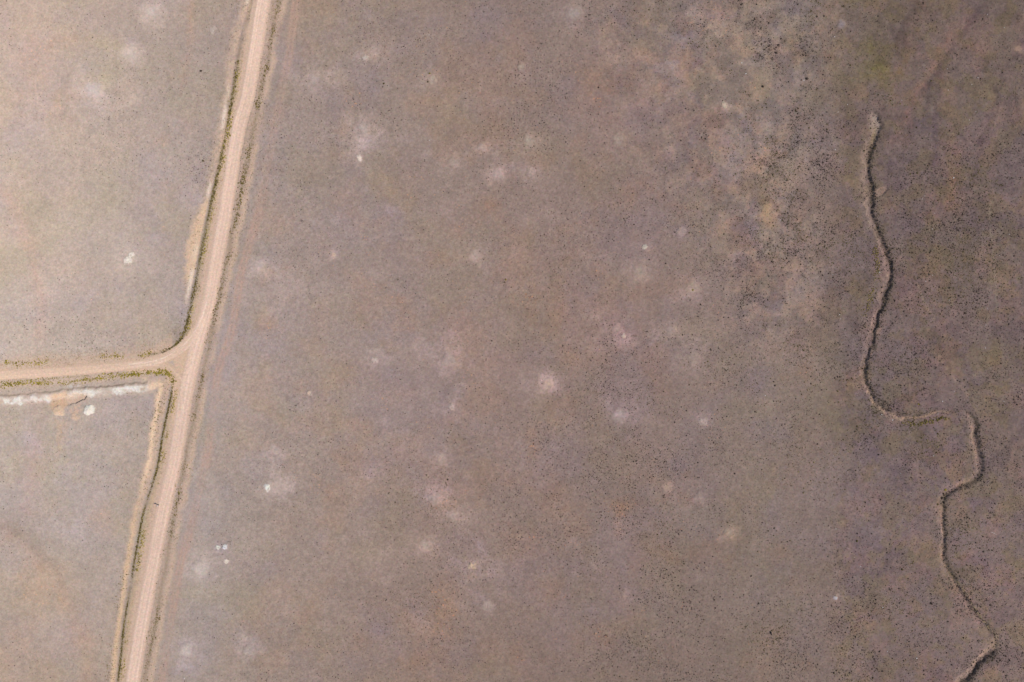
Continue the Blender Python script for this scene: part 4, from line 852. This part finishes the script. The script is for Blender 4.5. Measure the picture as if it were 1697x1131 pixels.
for q in range(4):
    for i in range(6):
        V, F = clump(400 + 10 * q + i, 70, True, 0.85 if q < 2 else 0.7, 0.40)
        BIG[q][i] = mesh_arrays(('shrub', 'olive_shrub', 'yellow_clump', 'weed_clump')[q], V, F, [LM[q]], smooth=False)
def plant(name, px, py, r, leaf, label, cat, group=None):
    x, y = P(px, py)
    o = link(name, BIG[leaf][random.randrange(6)])
    o.location = (x, y, float(bil(Z, x, y)) - 0.03); o.rotation_euler = (0, 0, random.random() * 6.28)
    k = r * S; o.scale = (k * random.uniform(.9, 1.15), k * random.uniform(.85, 1.1), k * random.uniform(.8, 1.1))
    return tag(o, label, cat, group)
for (a, b, r, leaf, lab) in HAND: plant('shrub', a, b, r * .85, leaf, lab, 'shrub')

# zones by which the largest scattered shrubs are told apart
ZONE = [(1333,185,'olive shrub in the arched thicket crowning the lilac flat',1),(1354,220,'olive shrub in the dense thicket on the flank of the lilac flat',1),(1335,265,'dark shrub dotted over the lilac flat',0),(1265,85,'dark shrub in the thick belt beside the topmost rosy scars',0),
 (1185,30,'dark shrub in the belt running to the top edge',0),(1130,130,'dark shrub in the dense knot below the lilac patch at the top',0),(1200,230,'dark shrub in the long drift below the small bright mound',0),(1260,300,'dark shrub in the drift over olive ground beside the belt',0),
 (1255,420,'dark shrub among the rosy patches halfway down the belt',0),(1140,490,'dark shrub scattered round the mound with the yellow-green bush',0),(1010,300,'dark shrub in the scatter above the orange stain in the upper plain',0),(860,350,'dark shrub in the tall drift below the long lilac patch',0),
 (770,640,'dark shrub near the largest pale mound of the plain',0),(1040,650,'dark shrub in the scatter round the pale lilac mound',0),(1080,880,'dark shrub in the lower plain beside the orange streak',0),(830,920,'dark shrub by the bright cream speckled mound',0),
 (640,190,'dark shrub beside the two white mounds on lilac in the upper plain',0),(290,120,'dark grey shrub in the pale field beside the upper wide road',0),(300,400,'dark grey shrub in the pale field near the long sandy bank',0),(120,850,'grey shrub in the field below the spoil piles',0),(330,1020,'dark shrub near the ring-shaped mound beside the track',0),
 (1330,520,'dark shrub in the drift between belt and gully bulge',0),(1420,400,'dark shrub on the slope beside the upper gully',0),(1450,560,'dark shrub lining the straight reach of the gully',0),(1500,610,'dark shrub in the pasture held by the great gully bend',0),(1475,665,'olive shrub packed along the inner edge of the great gully bend',1),
 (1530,705,'olive shrub under the shaded lip of the great bend',1),(1500,770,'dark shrub in the flat enclosed below the great bend',0),(1585,815,'dark shrub in the shaded gully wall before it turns down',0),(1630,780,'dark shrub on the shaded side of the second gully bend',0),(1585,890,'dark shrub beside the lower straight reach of the gully',0),
 (1640,900,'dark shrub round the bleached branch beyond the gully',0),(1610,1010,'dark shrub along the slanting reach of the gully',0),(1630,1095,'dark shrub in the shaded wall of the last gully elbow',0),(1450,960,'dark shrub on the lilac plain west of the lower gully',0),(1400,850,'dark shrub in the drift between the lilac hollow and gully',0),
 (1550,380,'dark shrub on the flat beyond the upper gully',0),(1640,480,'dark shrub on the far flat beyond the gully bulge',0),(1640,640,'dark shrub on the flat beyond the great bend',0),(1690,670,'olive shrub in the tight cluster at the frame edge beyond the great bend',1),(1620,200,'dark shrub on the flat beyond the gully head',0),(1650,90,'dark shrub around the rosy ground in the top corner',0),(1500,195,'olive shrub on the rosy streak near the gully head',1),(1300,660,'dark shrub round the two orange spots of the plain',0),(1290,860,'dark shrub on the plain near the lilac hollows',0)]
zc = np.array([(z[0], z[1]) for z in ZONE], float)
inside = (tx > 2) & (tx < W_PX - 2) & (ty > 2) & (ty < H_PX - 2)
order = np.argsort(np.where(inside, -rad, 0))
N_IND = 268
single = order[:N_IND]
kq = None
for i in single:
    z = ZONE[int(np.argmin(np.hypot(zc[:, 0] - tx[i], zc[:, 1] - ty[i])))]
    plant('shrub', tx[i], ty[i], rad[i] / S * 0.86, z[3], z[2], 'shrub', z[2] + ' group')
print('scrub', len(tx))
rest = np.setdiff1d(np.arange(len(tx)), single)

def scatter(name, xs, ys, rs, tint, label, cat, tmpl, zs=1.0):
    zb = bil(Z, xs, ys) - 0.02
    Vs, Fs, Cs = [], [], []; off = 0
    tid = rng.integers(0, len(tmpl), len(xs)); rot = rng.random(len(xs)) * 2 * np.pi
    for t in range(len(tmpl)):
        s = np.nonzero(tid == t)[0]
        if not len(s): continue
        V, F = tmpl[t]; c, sn = np.cos(rot[s])[:, None], np.sin(rot[s])[:, None]
        x = (V[None, :, 0] * c - V[None, :, 1] * sn) * rs[s, None] + xs[s, None]
        y = (V[None, :, 0] * sn + V[None, :, 1] * c) * rs[s, None] + ys[s, None]
        z = V[None, :, 2] * rs[s, None] * zs + zb[s, None]
        Vs.append(np.stack([x, y, z], -1).reshape(-1, 3))
        Fs.append((F[None] + (off + np.arange(len(s)) * len(V))[:, None, None]).reshape(-1, 3))
        Cs.append(np.repeat(tint[s], len(V), 0)); off += len(s) * len(V)
    me = mesh_arrays(name, np.vstack(Vs), np.vstack(Fs), [M_SCRUB], [("tint", 'FLOAT_COLOR', np.vstack(Cs))], smooth=False)
    return tag(link(name, me), label, cat, None, 'stuff')
nx_ = len(rest)
ol = fbm(wxp[rest], wyp[rest], 18, 81, 3) + rng.normal(0, .06, nx_)
t_dark = np.array((0.068, 0.052, 0.043)); t_ol = np.array((0.130, 0.105, 0.045)); t_grey = np.array((0.120, 0.100, 0.088))
wO = sst(0.55, 0.70, ol)[:, None]; wL = 0.6 * (1 - sst(250, 900, tx[rest]))[:, None]
tint = (t_dark * (1 - wO) + t_ol * wO) * (1 - 0.75 * wL) + t_grey * 0.75 * wL
tint = tint * np.exp(rng.normal(0, 0.28, nx_))[:, None]
scatter('scrub', wxp[rest], wyp[rest], rad[rest], tint, 'thousands of small dark shrubs dotting the brown plain', 'scrub', SMALL)

# dark bushes crowding the gully's cut wall

cx_ = []; 
for _ in range(5200):
    q = rng.random() * _gs[-1]; da = np.interp(q, ra_, [r[3] for r in REACH])
    if rng.random() > da * 0.85: continue
    x = np.interp(q, _gs, _gw[:, 0]); y = np.interp(q, _gs, _gw[:, 1]); i = min(max(np.searchsorted(_gs, q) - 1, 0), len(_gs) - 2)
    e = (_gw[i + 1] - _gw[i]) / max(_gs[i + 1] - _gs[i], 1e-6); w_ = np.interp(q, ra_, [r[4] for r in REACH]) * S
    o = w_ * rng.normal(0.6, 0.55)
    if -0.3 * w_ < o < 3 * w_: cx_.append((x - e[1] * o, y + e[0] * o))
cx_ = np.array(cx_); n_ = len(cx_)
scatter('gully_scrub', cx_[:, 0], cx_[:, 1], np.clip(rng.normal(.17, .06, n_), .08, .34), np.where(rng.random(n_)[:, None] < .7, t_dark * .9, t_ol * .8) * np.exp(rng.normal(0, .25, n_))[:, None], 'dark low scrub crowding the shaded wall of the gully', 'scrub', SMALL)

# finer grass tussocks between the shrubs: uncountable
nT = 190000
ux = rng.random(nT) * (W_PX + 120) - 60; uy = rng.random(nT) * (H_PX + 100) - 50
xw = (ux - W_PX / 2) * S; yw = (H_PX / 2 - uy) * S
pk = np.interp(ux, [0, 330, 700, 1200, 1450, 1700], [.18, .28, .42, .6, .95, .95]) * np.clip(0.9 + 2.6 * (fbm(xw, yw, 16, 91, 4, .6) - .5), .1, 1.3) * (1 - np.clip(bil(np.maximum.reduce([roadm, wb, pit]), xw, yw) * 1.3, 0, 1))
kp = rng.random(nT) < pk; xw, yw, ux = xw[kp], yw[kp], ux[kp]
nT = len(xw)
dk = rng.random(nT)
gcol = bil(col, xw, yw)
f_ = np.where(dk < .72, rng.uniform(.24, .58, nT), rng.uniform(1.15, 1.6, nT))
tt_ = np.clip(gcol * f_[:, None] * np.array((1.02, .98, .88)), .02, .7)
TUFT = [clump(300 + i, 7, False, 0.55, 1.1) for i in range(8)]
scatter('grass', xw, yw, np.clip(rng.normal(.15, .04, nT), .08, .27), tt_, 'short dry grass tussocks thinly covering the plain', 'grass', TUFT, 0.8)

# dry golden grass fringing both sides of the roads
def fringe(pts, lo, hi, n, x1=620):
    w = world_pts(pts, 8); seg = np.diff(w, axis=0); L = np.hypot(seg[:, 0], seg[:, 1]); sm = np.concatenate([[0], np.cumsum(L)])
    q = rng.random(n) * sm[-1]; i = np.clip(np.searchsorted(sm, q) - 1, 0, len(seg) - 1)
    o = rng.uniform(lo, hi, n) * S + rng.normal(0, .3, n)
    x = np.interp(q, sm, w[:, 0]) - seg[i, 1] / L[i] * o; y = np.interp(q, sm, w[:, 1]) + seg[i, 0] / L[i] * o
    k = (rng.random(n) < np.clip(.5 + 3.2 * (fbm(x, y, 5, 95, 4, .65) - .5), .05, 1)) & (np.abs(x) < 195) & (np.abs(y) < 132)
    return x[k], y[k]
fx_, fy_ = [np.concatenate(v) for v in zip(fringe(MAIN_ROAD, 13, 36, 9000), fringe(MAIN_ROAD, -46, -15, 11000), fringe(SIDE_ROAD, 9, 34, 5200), fringe(SIDE_ROAD, -26, -9, 4200))]
k = rng.random(len(fx_)) > 1.6 * bil(np.maximum(core, np.maximum(sc, dirt * .8)), fx_, fy_); fx_, fy_ = fx_[k], fy_[k]
n_ = len(fx_); q_ = rng.random(n_)[:, None]
fc_ = np.where(q_ < .45, np.array((.42, .31, .17)), np.where(q_ < .75, np.array((.20, .155, .085)), np.array((.33, .27, .11)))) * np.exp(rng.normal(0, .25, n_))[:, None]
scatter('verge_grass', fx_, fy_, np.clip(rng.normal(.17, .05, n_), .08, .32), fc_, 'dry golden grass fringing the dirt roads', 'grass', TUFT, 0.8)

# roadside weeds: yellow-green strips
def along(pts, every, off, spread, thresh, seed, gain=1.0, y0=-60, y1=1190, x0=-60, x1=600):
    w = world_pts(pts, 8); seg = np.diff(w, axis=0); L = np.hypot(seg[:, 0], seg[:, 1]); s = np.concatenate([[0], np.cumsum(L)])
    n = int(s[-1] / every); q = np.sort(rng.random(n) * s[-1])
    x = np.interp(q, s, w[:, 0]); y = np.interp(q, s, w[:, 1])
    i = np.clip(np.searchsorted(s, q) - 1, 0, len(seg) - 1); nxv = -seg[i, 1] / L[i]; nyv = seg[i, 0] / L[i]
    o = (off + rng.normal(0, spread, n)) * S
    x = x + nxv * o; y = y + nyv * o
    pat = fbm(q, q * 0, 7.0, seed, 3, .6)
    k = pat > thresh
    px = x / S + W_PX / 2; py = H_PX / 2 - y / S
    k &= (px > x0) & (px < x1) & (py > y0) & (py < y1)
    r = np.clip((0.75 + 2.2 * (pat - thresh)) * np.exp(rng.normal(0, .3, n)) * gain, .4, 1.6)
    return px[k], py[k], r[k]
SEG_A = [(8, 602), (32, 603), (59, 602), (106, 594), (170, 589), (223, 594), (250, 584)]
SEG_B = [(-60, 640), (0, 634), (64, 629), (148, 623), (254, 613)]
SEG_C = [(-60, 645), (0, 640), (42, 635), (93, 635), (127, 632), (170, 626.5), (223, 621), (254, 618), (276, 619)]
STRIPS = [
 (along(DITCH_N, .14, 1.5, 1.9, .30, 101, .85, y0=100, y1=590), 1, 'olive weed clump in the ditch along the upper wide road'),
 (along(DITCH_N, .12, 5.5, 2.8, .34, 102, .7, y0=100, y1=560), 2, 'yellow-green weed clump on the verge between upper ditch and wide road'),
 (along(VERGE_E, .13, 0, 2.6, .44, 103, .8), 1, 'olive weed clump on the verge between wide road and two-rut track'),
 (along(VERGE_E, .30, -8, 3.5, .5, 104, .55), 1, 'tiny weed clump on the gravel edge of the wide road'),
 (along(SEG_A, .11, 0, 2.6, .40, 105, .9), 2, 'yellow-green weed clump on the upper verge of the narrower road'),
 (along(SEG_B, .28, 0, .9, .38, 106, .7), 2, 'small yellow-green weed clump lining the lower edge of the narrower road'),
 (along(SEG_C, .10, 0, 2.0, .32, 107, .9), 2, 'yellow-green weed clump between narrower road and white spoil bank'),
 (along([(256, 617), (272, 617), (282, 622), (286, 634)], .09, 0, 2.8, .30, 108, .9), 2, 'bright weed clump packed at the inside corner of the junction'),
 (along(DITCH_S, .13, 0.8, .9, .36, 109, .95, y0=630), 1, 'olive weed clump in the ditch along the lower wide road'),
 (along(DITCH_S, .13, 8, 2.2, .45, 110, .95, y0=640), 2, 'yellow-green weed clump on the verge of the lower wide road'),
 (along([(303, 548), (296, 566), (286, 575), (270, 583)], .10, 0, 2.0, .28, 111, .9), 1, 'olive weed clump on the outer curve where the roads meet'),
 (along(DITCH_S, .16, -12, 6, .5, 114, .6, y0=640), 1, 'small olive weed clump on the tan bank of the lower wide road'),
 (along([(1462, 405), (1466, 440), (1462, 470), (1454, 500), (1444, 530)], .12, -12, 3.0, .36, 112, 1.0, x1=1700), 1, 'olive weed clump on the pale bank of the gully bulge'),
 (along([(1495, 697), (1520, 700), (1545, 695), (1560, 690), (1575, 692)], .10, -3, 2.0, .3, 113, 1.0, x1=1700), 1, 'olive weed clump in the shaded hollow under the great bend'),
]
allw = []
for k, ((a, b, r), leaf, lab) in enumerate(STRIPS):
    for i in range(len(a)): allw.append((a[i], b[i], r[i], leaf, lab))
ins = [w for w in allw if 1 < w[0] < W_PX - 1 and 1 < w[1] < H_PX - 1 and bil(core, *P(w[0], w[1])) < .4 and bil(sc, *P(w[0], w[1])) < .4]
ins.sort(key=lambda w: -w[2])
for (a, b, r, leaf, lab) in ins[:290]:
    plant('weed_clump', a, b, r, 3 if leaf == 1 else 2, lab, 'weed', lab + ' group')
rw = ins[290:]
if rw:
    A = np.array([(w[0], w[1], w[2], w[3]) for w in rw])
    xw_, yw_ = (A[:, 0] - W_PX / 2) * S, (H_PX / 2 - A[:, 1]) * S
    tc = np.where(A[:, 3:4] == 2, np.array((0.33, 0.26, 0.06)), np.array((0.20, 0.155, 0.055))) * np.exp(rng.normal(0, .3, len(A)))[:, None]
    scatter('weeds', xw_, yw_, A[:, 2] * S, tc, 'sparse low weeds scattered along ditches and road verges', 'weeds', SMALL)

# ------------------------------------------------------------------ stones, branch, log
M_STONE = simple_mat("white_stone", (0.72, 0.68, 0.64), .9, .15, 4)
def stone_mesh(seed):
    bm = bmesh.new(); bmesh.ops.create_icosphere(bm, subdivisions=2, radius=1.0)
    r = random.Random(seed); ax = [Vector((r.gauss(0, 1), r.gauss(0, 1), r.gauss(0, 1))).normalized() for _ in range(7)]
    dd_ = [r.uniform(.62, .9) for _ in ax]
    for v in bm.verts:
        for a, d in zip(ax, dd_):
            q = v.co.dot(a)
            if q > d: v.co -= a * (q - d)
        v.co.z *= .7
    me = bpy.data.meshes.new('stone'); bm.to_mesh(me); bm.free(); me.materials.append(M_STONE); return me
STONES = [stone_mesh(i) for i in range(5)]
def stone(px, py, r, label, group=None):
    x, y = P(px, py); o = link('stone', STONES[random.randrange(5)])
    k = r * S; o.scale = (k, k * random.uniform(.7, 1), k * .8); o.rotation_euler = (0, 0, random.random() * 6)
    o.location = (x, y, float(bil(Z, x, y)) + k * .2); return tag(o, label, 'stone', group)
for (a, b, r, lab) in [(1457.5, 451.5, 1.3, 'white stone below the yellow-green bush at the gully bulge'), (1580, 295, 1.3, 'bright white stone on rosy soil beyond the upper gully'), (1562, 665.5, 1.0, 'white stone on bare soil inside the great gully bend'),
    (1480, 696.5, 1.2, 'white stone on the outer rubbly bank of the great bend'), (1461, 687.5, 1.0, 'narrow pale stone on the rubbly bank of the great bend'), (1633, 577, .9, 'white stone on the far flat beyond the great bend'), (1519, 1091, 1.1, 'white stone beside a tiny shrub low on the lilac plain'),
    (1463, 1007, .9, 'white stone on the lilac plain by the tan patch'), (1236, 122.5, 1.1, 'white stone in the shrubby belt under the rosy scar'), (1229, 104.5, 1.1, 'pale upright stone at the top of the shrubby belt'), (306, 1124, 1.0, 'white stone at the lower edge by the track'),
    (300.5, 804, .9, 'white stone on the verge between wide road and track'), (1332, 133.5, 1.0, 'pale stone beside the big dark bush near rosy ground'), (1268, 656, .9, 'white stone on the lilac edge of the plain'), (711, 58, .7, 'tiny white stone alone on the upper plain'), (712, 233, .7, 'tiny white stone above the dull pale mound')]:
    stone(a, b, r, lab)
rs_ = random.Random(5); cnt = 0
while cnt < 46:
    a = rs_.uniform(1380, 1690); b = rs_.uniform(10, 1110)
    if rs_.random() > (.9 if b < 330 else .45): continue
    stone(a, b, rs_.uniform(.5, .8), 'small pale stone lying on the scrubby ground about the gully', 'small pale stones about the gully'); cnt += 1

def tube(path, radii, sides=8):
    V, F = [], []
    p = [Vector(q) for q in path]
    for i, q in enumerate(p):
        d = (p[min(i + 1, len(p) - 1)] - p[max(i - 1, 0)]).normalized(); s = d.cross(Vector((0, 0, 1))).normalized(); u = s.cross(d)
        for k in range(sides):
            a = 2 * math.pi * k / sides; V.append(q + (s * math.cos(a) + u * math.sin(a)) * radii[i])
    for i in range(len(p) - 1):
        for k in range(sides):
            k2 = (k + 1) % sides; F.append((i * sides + k, i * sides + k2, (i + 1) * sides + k2, (i + 1) * sides + k))
    F.append(tuple(range(sides - 1, -1, -1))); F.append(tuple(range((len(p) - 1) * sides, len(p) * sides)))
    me = bpy.data.meshes.new('tube'); me.from_pydata([tuple(v) for v in V], [], F); me.update(); return me
M_DEAD = simple_mat("bleached_wood", (0.52, 0.45, 0.41), .9, .2, 8)
M_CHAR = simple_mat("black_wood", (0.018, 0.013, 0.012), .9, .3, 8)
x0, y0 = P(1646.5, 884.5); z0 = float(bil(Z, x0, y0))
br = bpy.data.objects.new('branch', None); COL.objects.link(br); br.location = (x0, y0, z0)
tag(br, 'bleached curved branch lying among dark shrubs beyond the gully', 'branch')
q = [(-4.6, 2.2), (-3.0, 1.9), (-1.2, 1.2), (0.6, .5), (2.2, -.6), (4.2, -2.3)]
me = tube([(a * S, b * S, .10 + .02 * i) for i, (a, b) in enumerate(q)], [.05, .09, .10, .09, .08, .05]); me.name = 'limb'; me.materials.append(M_DEAD); link('limb', me, br)
me = tube([(.6 * S, .5 * S, .12), (1.2 * S, 1.6 * S, .22), (2.0 * S, 2.2 * S, .28)], [.045, .03, .015]); me.materials.append(M_DEAD); link('twig', me, br)
x0, y0 = P(1277.6, 1049.6); z0 = float(bil(Z, x0, y0))
lg = bpy.data.objects.new('log', None); COL.objects.link(lg); lg.location = (x0, y0, z0)
tag(lg, 'black tapering log lying beside small shrubs on the lower plain', 'log')
me = tube([(-.5 * S, 2.6 * S, .2), (-.3 * S, 1 * S, .2), (.1 * S, -.4 * S, .17), (.9 * S, -2.4 * S, .12), (1.3 * S, -3.5 * S, .08)], [.24, .27, .21, .14, .07]); me.materials.append(M_CHAR); link('trunk', me, lg)
me = tube([(-.3 * S, 1 * S, .2), (-.9 * S, 1.6 * S, .42), (-1.2 * S, 2.0 * S, .5)], [.09, .06, .03]); me.materials.append(M_CHAR); link('branch_stub', me, lg)

# ------------------------------------------------------------------ person standing on the edge of the wide road
M_SKIN = simple_mat("skin", (0.42, 0.25, 0.17), .55, .05)
M_SHIRT = simple_mat("white_cloth", (0.80, 0.78, 0.80), .85, .06)
M_TROUS = simple_mat("dark_cloth", (0.030, 0.022, 0.035), .85, .2)
M_HAIR = simple_mat("dark_hair", (0.018, 0.013, 0.012), .6, .3, 30)
M_SHOE = simple_mat("dark_shoe", (0.03, 0.026, 0.025), .6, .1)
def skinned(name, verts, edges, radii, mat, parent, root=0, sub=1):
    me = bpy.data.meshes.new(name); me.from_pydata(verts, edges, []); me.update()
    o = link(name, me, parent)
    md = o.modifiers.new("skin", 'SKIN'); md.use_smooth_shade = True
    for i, r in enumerate(radii):
        sv_ = me.skin_vertices[0].data[i]; sv_.radius = r if isinstance(r, tuple) else (r, r); sv_.use_root = (i == root)
    o.modifiers.new("sub", 'SUBSURF').levels = sub; o.modifiers["sub"].render_levels = sub
    me.materials.append(mat); return o
x0, y0 = P(263.2, 837.2); z0 = float(bil(Z, x0, y0))
ps = bpy.data.objects.new('person', None); COL.objects.link(ps); ps.location = (x0, y0, z0 + .01); ps.scale = (1.18, 1.18, 1.08); ps.rotation_euler = (0, 0, math.radians(200))
tag(ps, 'person in white top and dark trousers standing at the wide road edge', 'person')
bv = [(0, 0, .93), (0, 0, 1.10), (0, .01, 1.30), (0, .01, 1.46), (0, 0, 1.54), (0, -.015, 1.62), (0, -.02, 1.70)]
be = [(i, i + 1) for i in range(6)]; brd = [(.15, .11), (.135, .10), (.16, .105), (.10, .075), (.052, .055), (.075, .095), (.07, .085)]
for s in (-1, 1):
    n0 = len(bv)
    bv += [(.10 * s, 0, .88), (.105 * s, -.01, .50), (.11 * s, .02, .09), (.115 * s, -.12, .04)]; be += [(0, n0), (n0, n0 + 1), (n0 + 1, n0 + 2), (n0 + 2, n0 + 3)]; brd += [.095, .06, .042, .035]
    n1 = len(bv)
    bv += [(.19 * s, 0, 1.42), (.27 * s, .0, 1.15), (.22 * s, -.20, 1.08), (.17 * s, -.27, 1.08)]; be += [(3, n1), (n1, n1 + 1), (n1 + 1, n1 + 2), (n1 + 2, n1 + 3)]; brd += [.058, .045, .034, .030]
    for f, (dx, dy) in enumerate(((-.030, -.075), (-.010, -.09), (.010, -.085), (.030, -.07))):
        k = len(bv); bv += [(.17 * s + dx * .7, -.27 + dy * .55, 1.065), (.17 * s + dx, -.27 + dy, 1.045)]; be += [(n1 + 3, k), (k, k + 1)]; brd += [.011, .009]
    k = len(bv); bv += [(.13 * s, -.275, 1.09), (.12 * s, -.31, 1.09)]; be += [(n1 + 2, k), (k, k + 1)]; brd += [.012, .010]
body = skinned('body', bv, be, brd, M_SKIN, ps)
tv_ = [(0, 0, .95), (0, 0, 1.12), (0, .01, 1.30), (0, .01, 1.45)]; te = [(0, 1), (1, 2), (2, 3)]; tr = [(.175, .135), (.16, .125), (.185, .13), (.125, .095)]
for s in (-1, 1):
    n1 = len(tv_); tv_ += [(.19 * s, 0, 1.425), (.235 * s, 0, 1.28), (.272 * s, 0, 1.14)]; te += [(3, n1), (n1, n1 + 1), (n1 + 1, n1 + 2)]; tr += [.078, .068, .060]
skinned('shirt', tv_, te, tr, M_SHIRT, ps)
tv_ = [(0, 0, .97), (0, 0, .89)]; te = [(0, 1)]; tr = [(.165, .125), (.16, .125)]
for s in (-1, 1):
    n1 = len(tv_); tv_ += [(.10 * s, 0, .82), (.105 * s, -.01, .50), (.11 * s, .02, .12)]; te += [(1, n1), (n1, n1 + 1), (n1 + 1, n1 + 2)]; tr += [.108, .078, .065]
skinned('trousers', tv_, te, tr, M_TROUS, ps)
for s in (-1, 1):
    skinned('shoe', [(.11 * s, .05, .05), (.113 * s, -.06, .05), (.118 * s, -.17, .04)], [(0, 1), (1, 2)], [(.05, .05), (.052, .045), (.04, .035)], M_SHOE, ps)
bm = bmesh.new(); bmesh.ops.create_icosphere(bm, subdivisions=3, radius=1.0)
for v in bm.verts:
    f_ = v.co.y < -0.35 and v.co.z < 0.45
    v.co = Vector((v.co.x * .098, v.co.y * .118 + .005, v.co.z * .118)) * (0.86 if f_ else 1.0)
bmesh.ops.translate(bm, verts=bm.verts, vec=(0, -.012, 1.70))
bmesh.ops.delete(bm, geom=[v for v in bm.verts if v.co.z < 1.60 or (v.co.y < -.07 and v.co.z < 1.73)], context='VERTS')
me = bpy.data.meshes.new('hair'); bm.to_mesh(me); bm.free(); me.materials.append(M_HAIR); link('hair', me, ps)
def blob(name, loc, sc3, mat):
    bm = bmesh.new(); bmesh.ops.create_icosphere(bm, subdivisions=2, radius=1.0)
    for v in bm.verts: v.co = Vector((v.co.x * sc3[0], v.co.y * sc3[1], v.co.z * sc3[2])) + Vector(loc)
    me = bpy.data.meshes.new(name); bm.to_mesh(me); bm.free(); me.materials.append(mat); return link(name, me, ps)
blob('nose', (0, -.118, 1.655), (.014, .022, .022), M_SKIN)
for s in (-1, 1):
    blob('eye', (.033 * s, -.100, 1.685), (.012, .010, .008), M_HAIR); blob('ear', (.085 * s, -.015, 1.665), (.012, .022, .032), M_SKIN)
M_LIP = simple_mat("lip", (0.35, 0.13, 0.11), .5, .05)
blob('mouth', (0, -.105, 1.612), (.026, .010, .007), M_LIP)
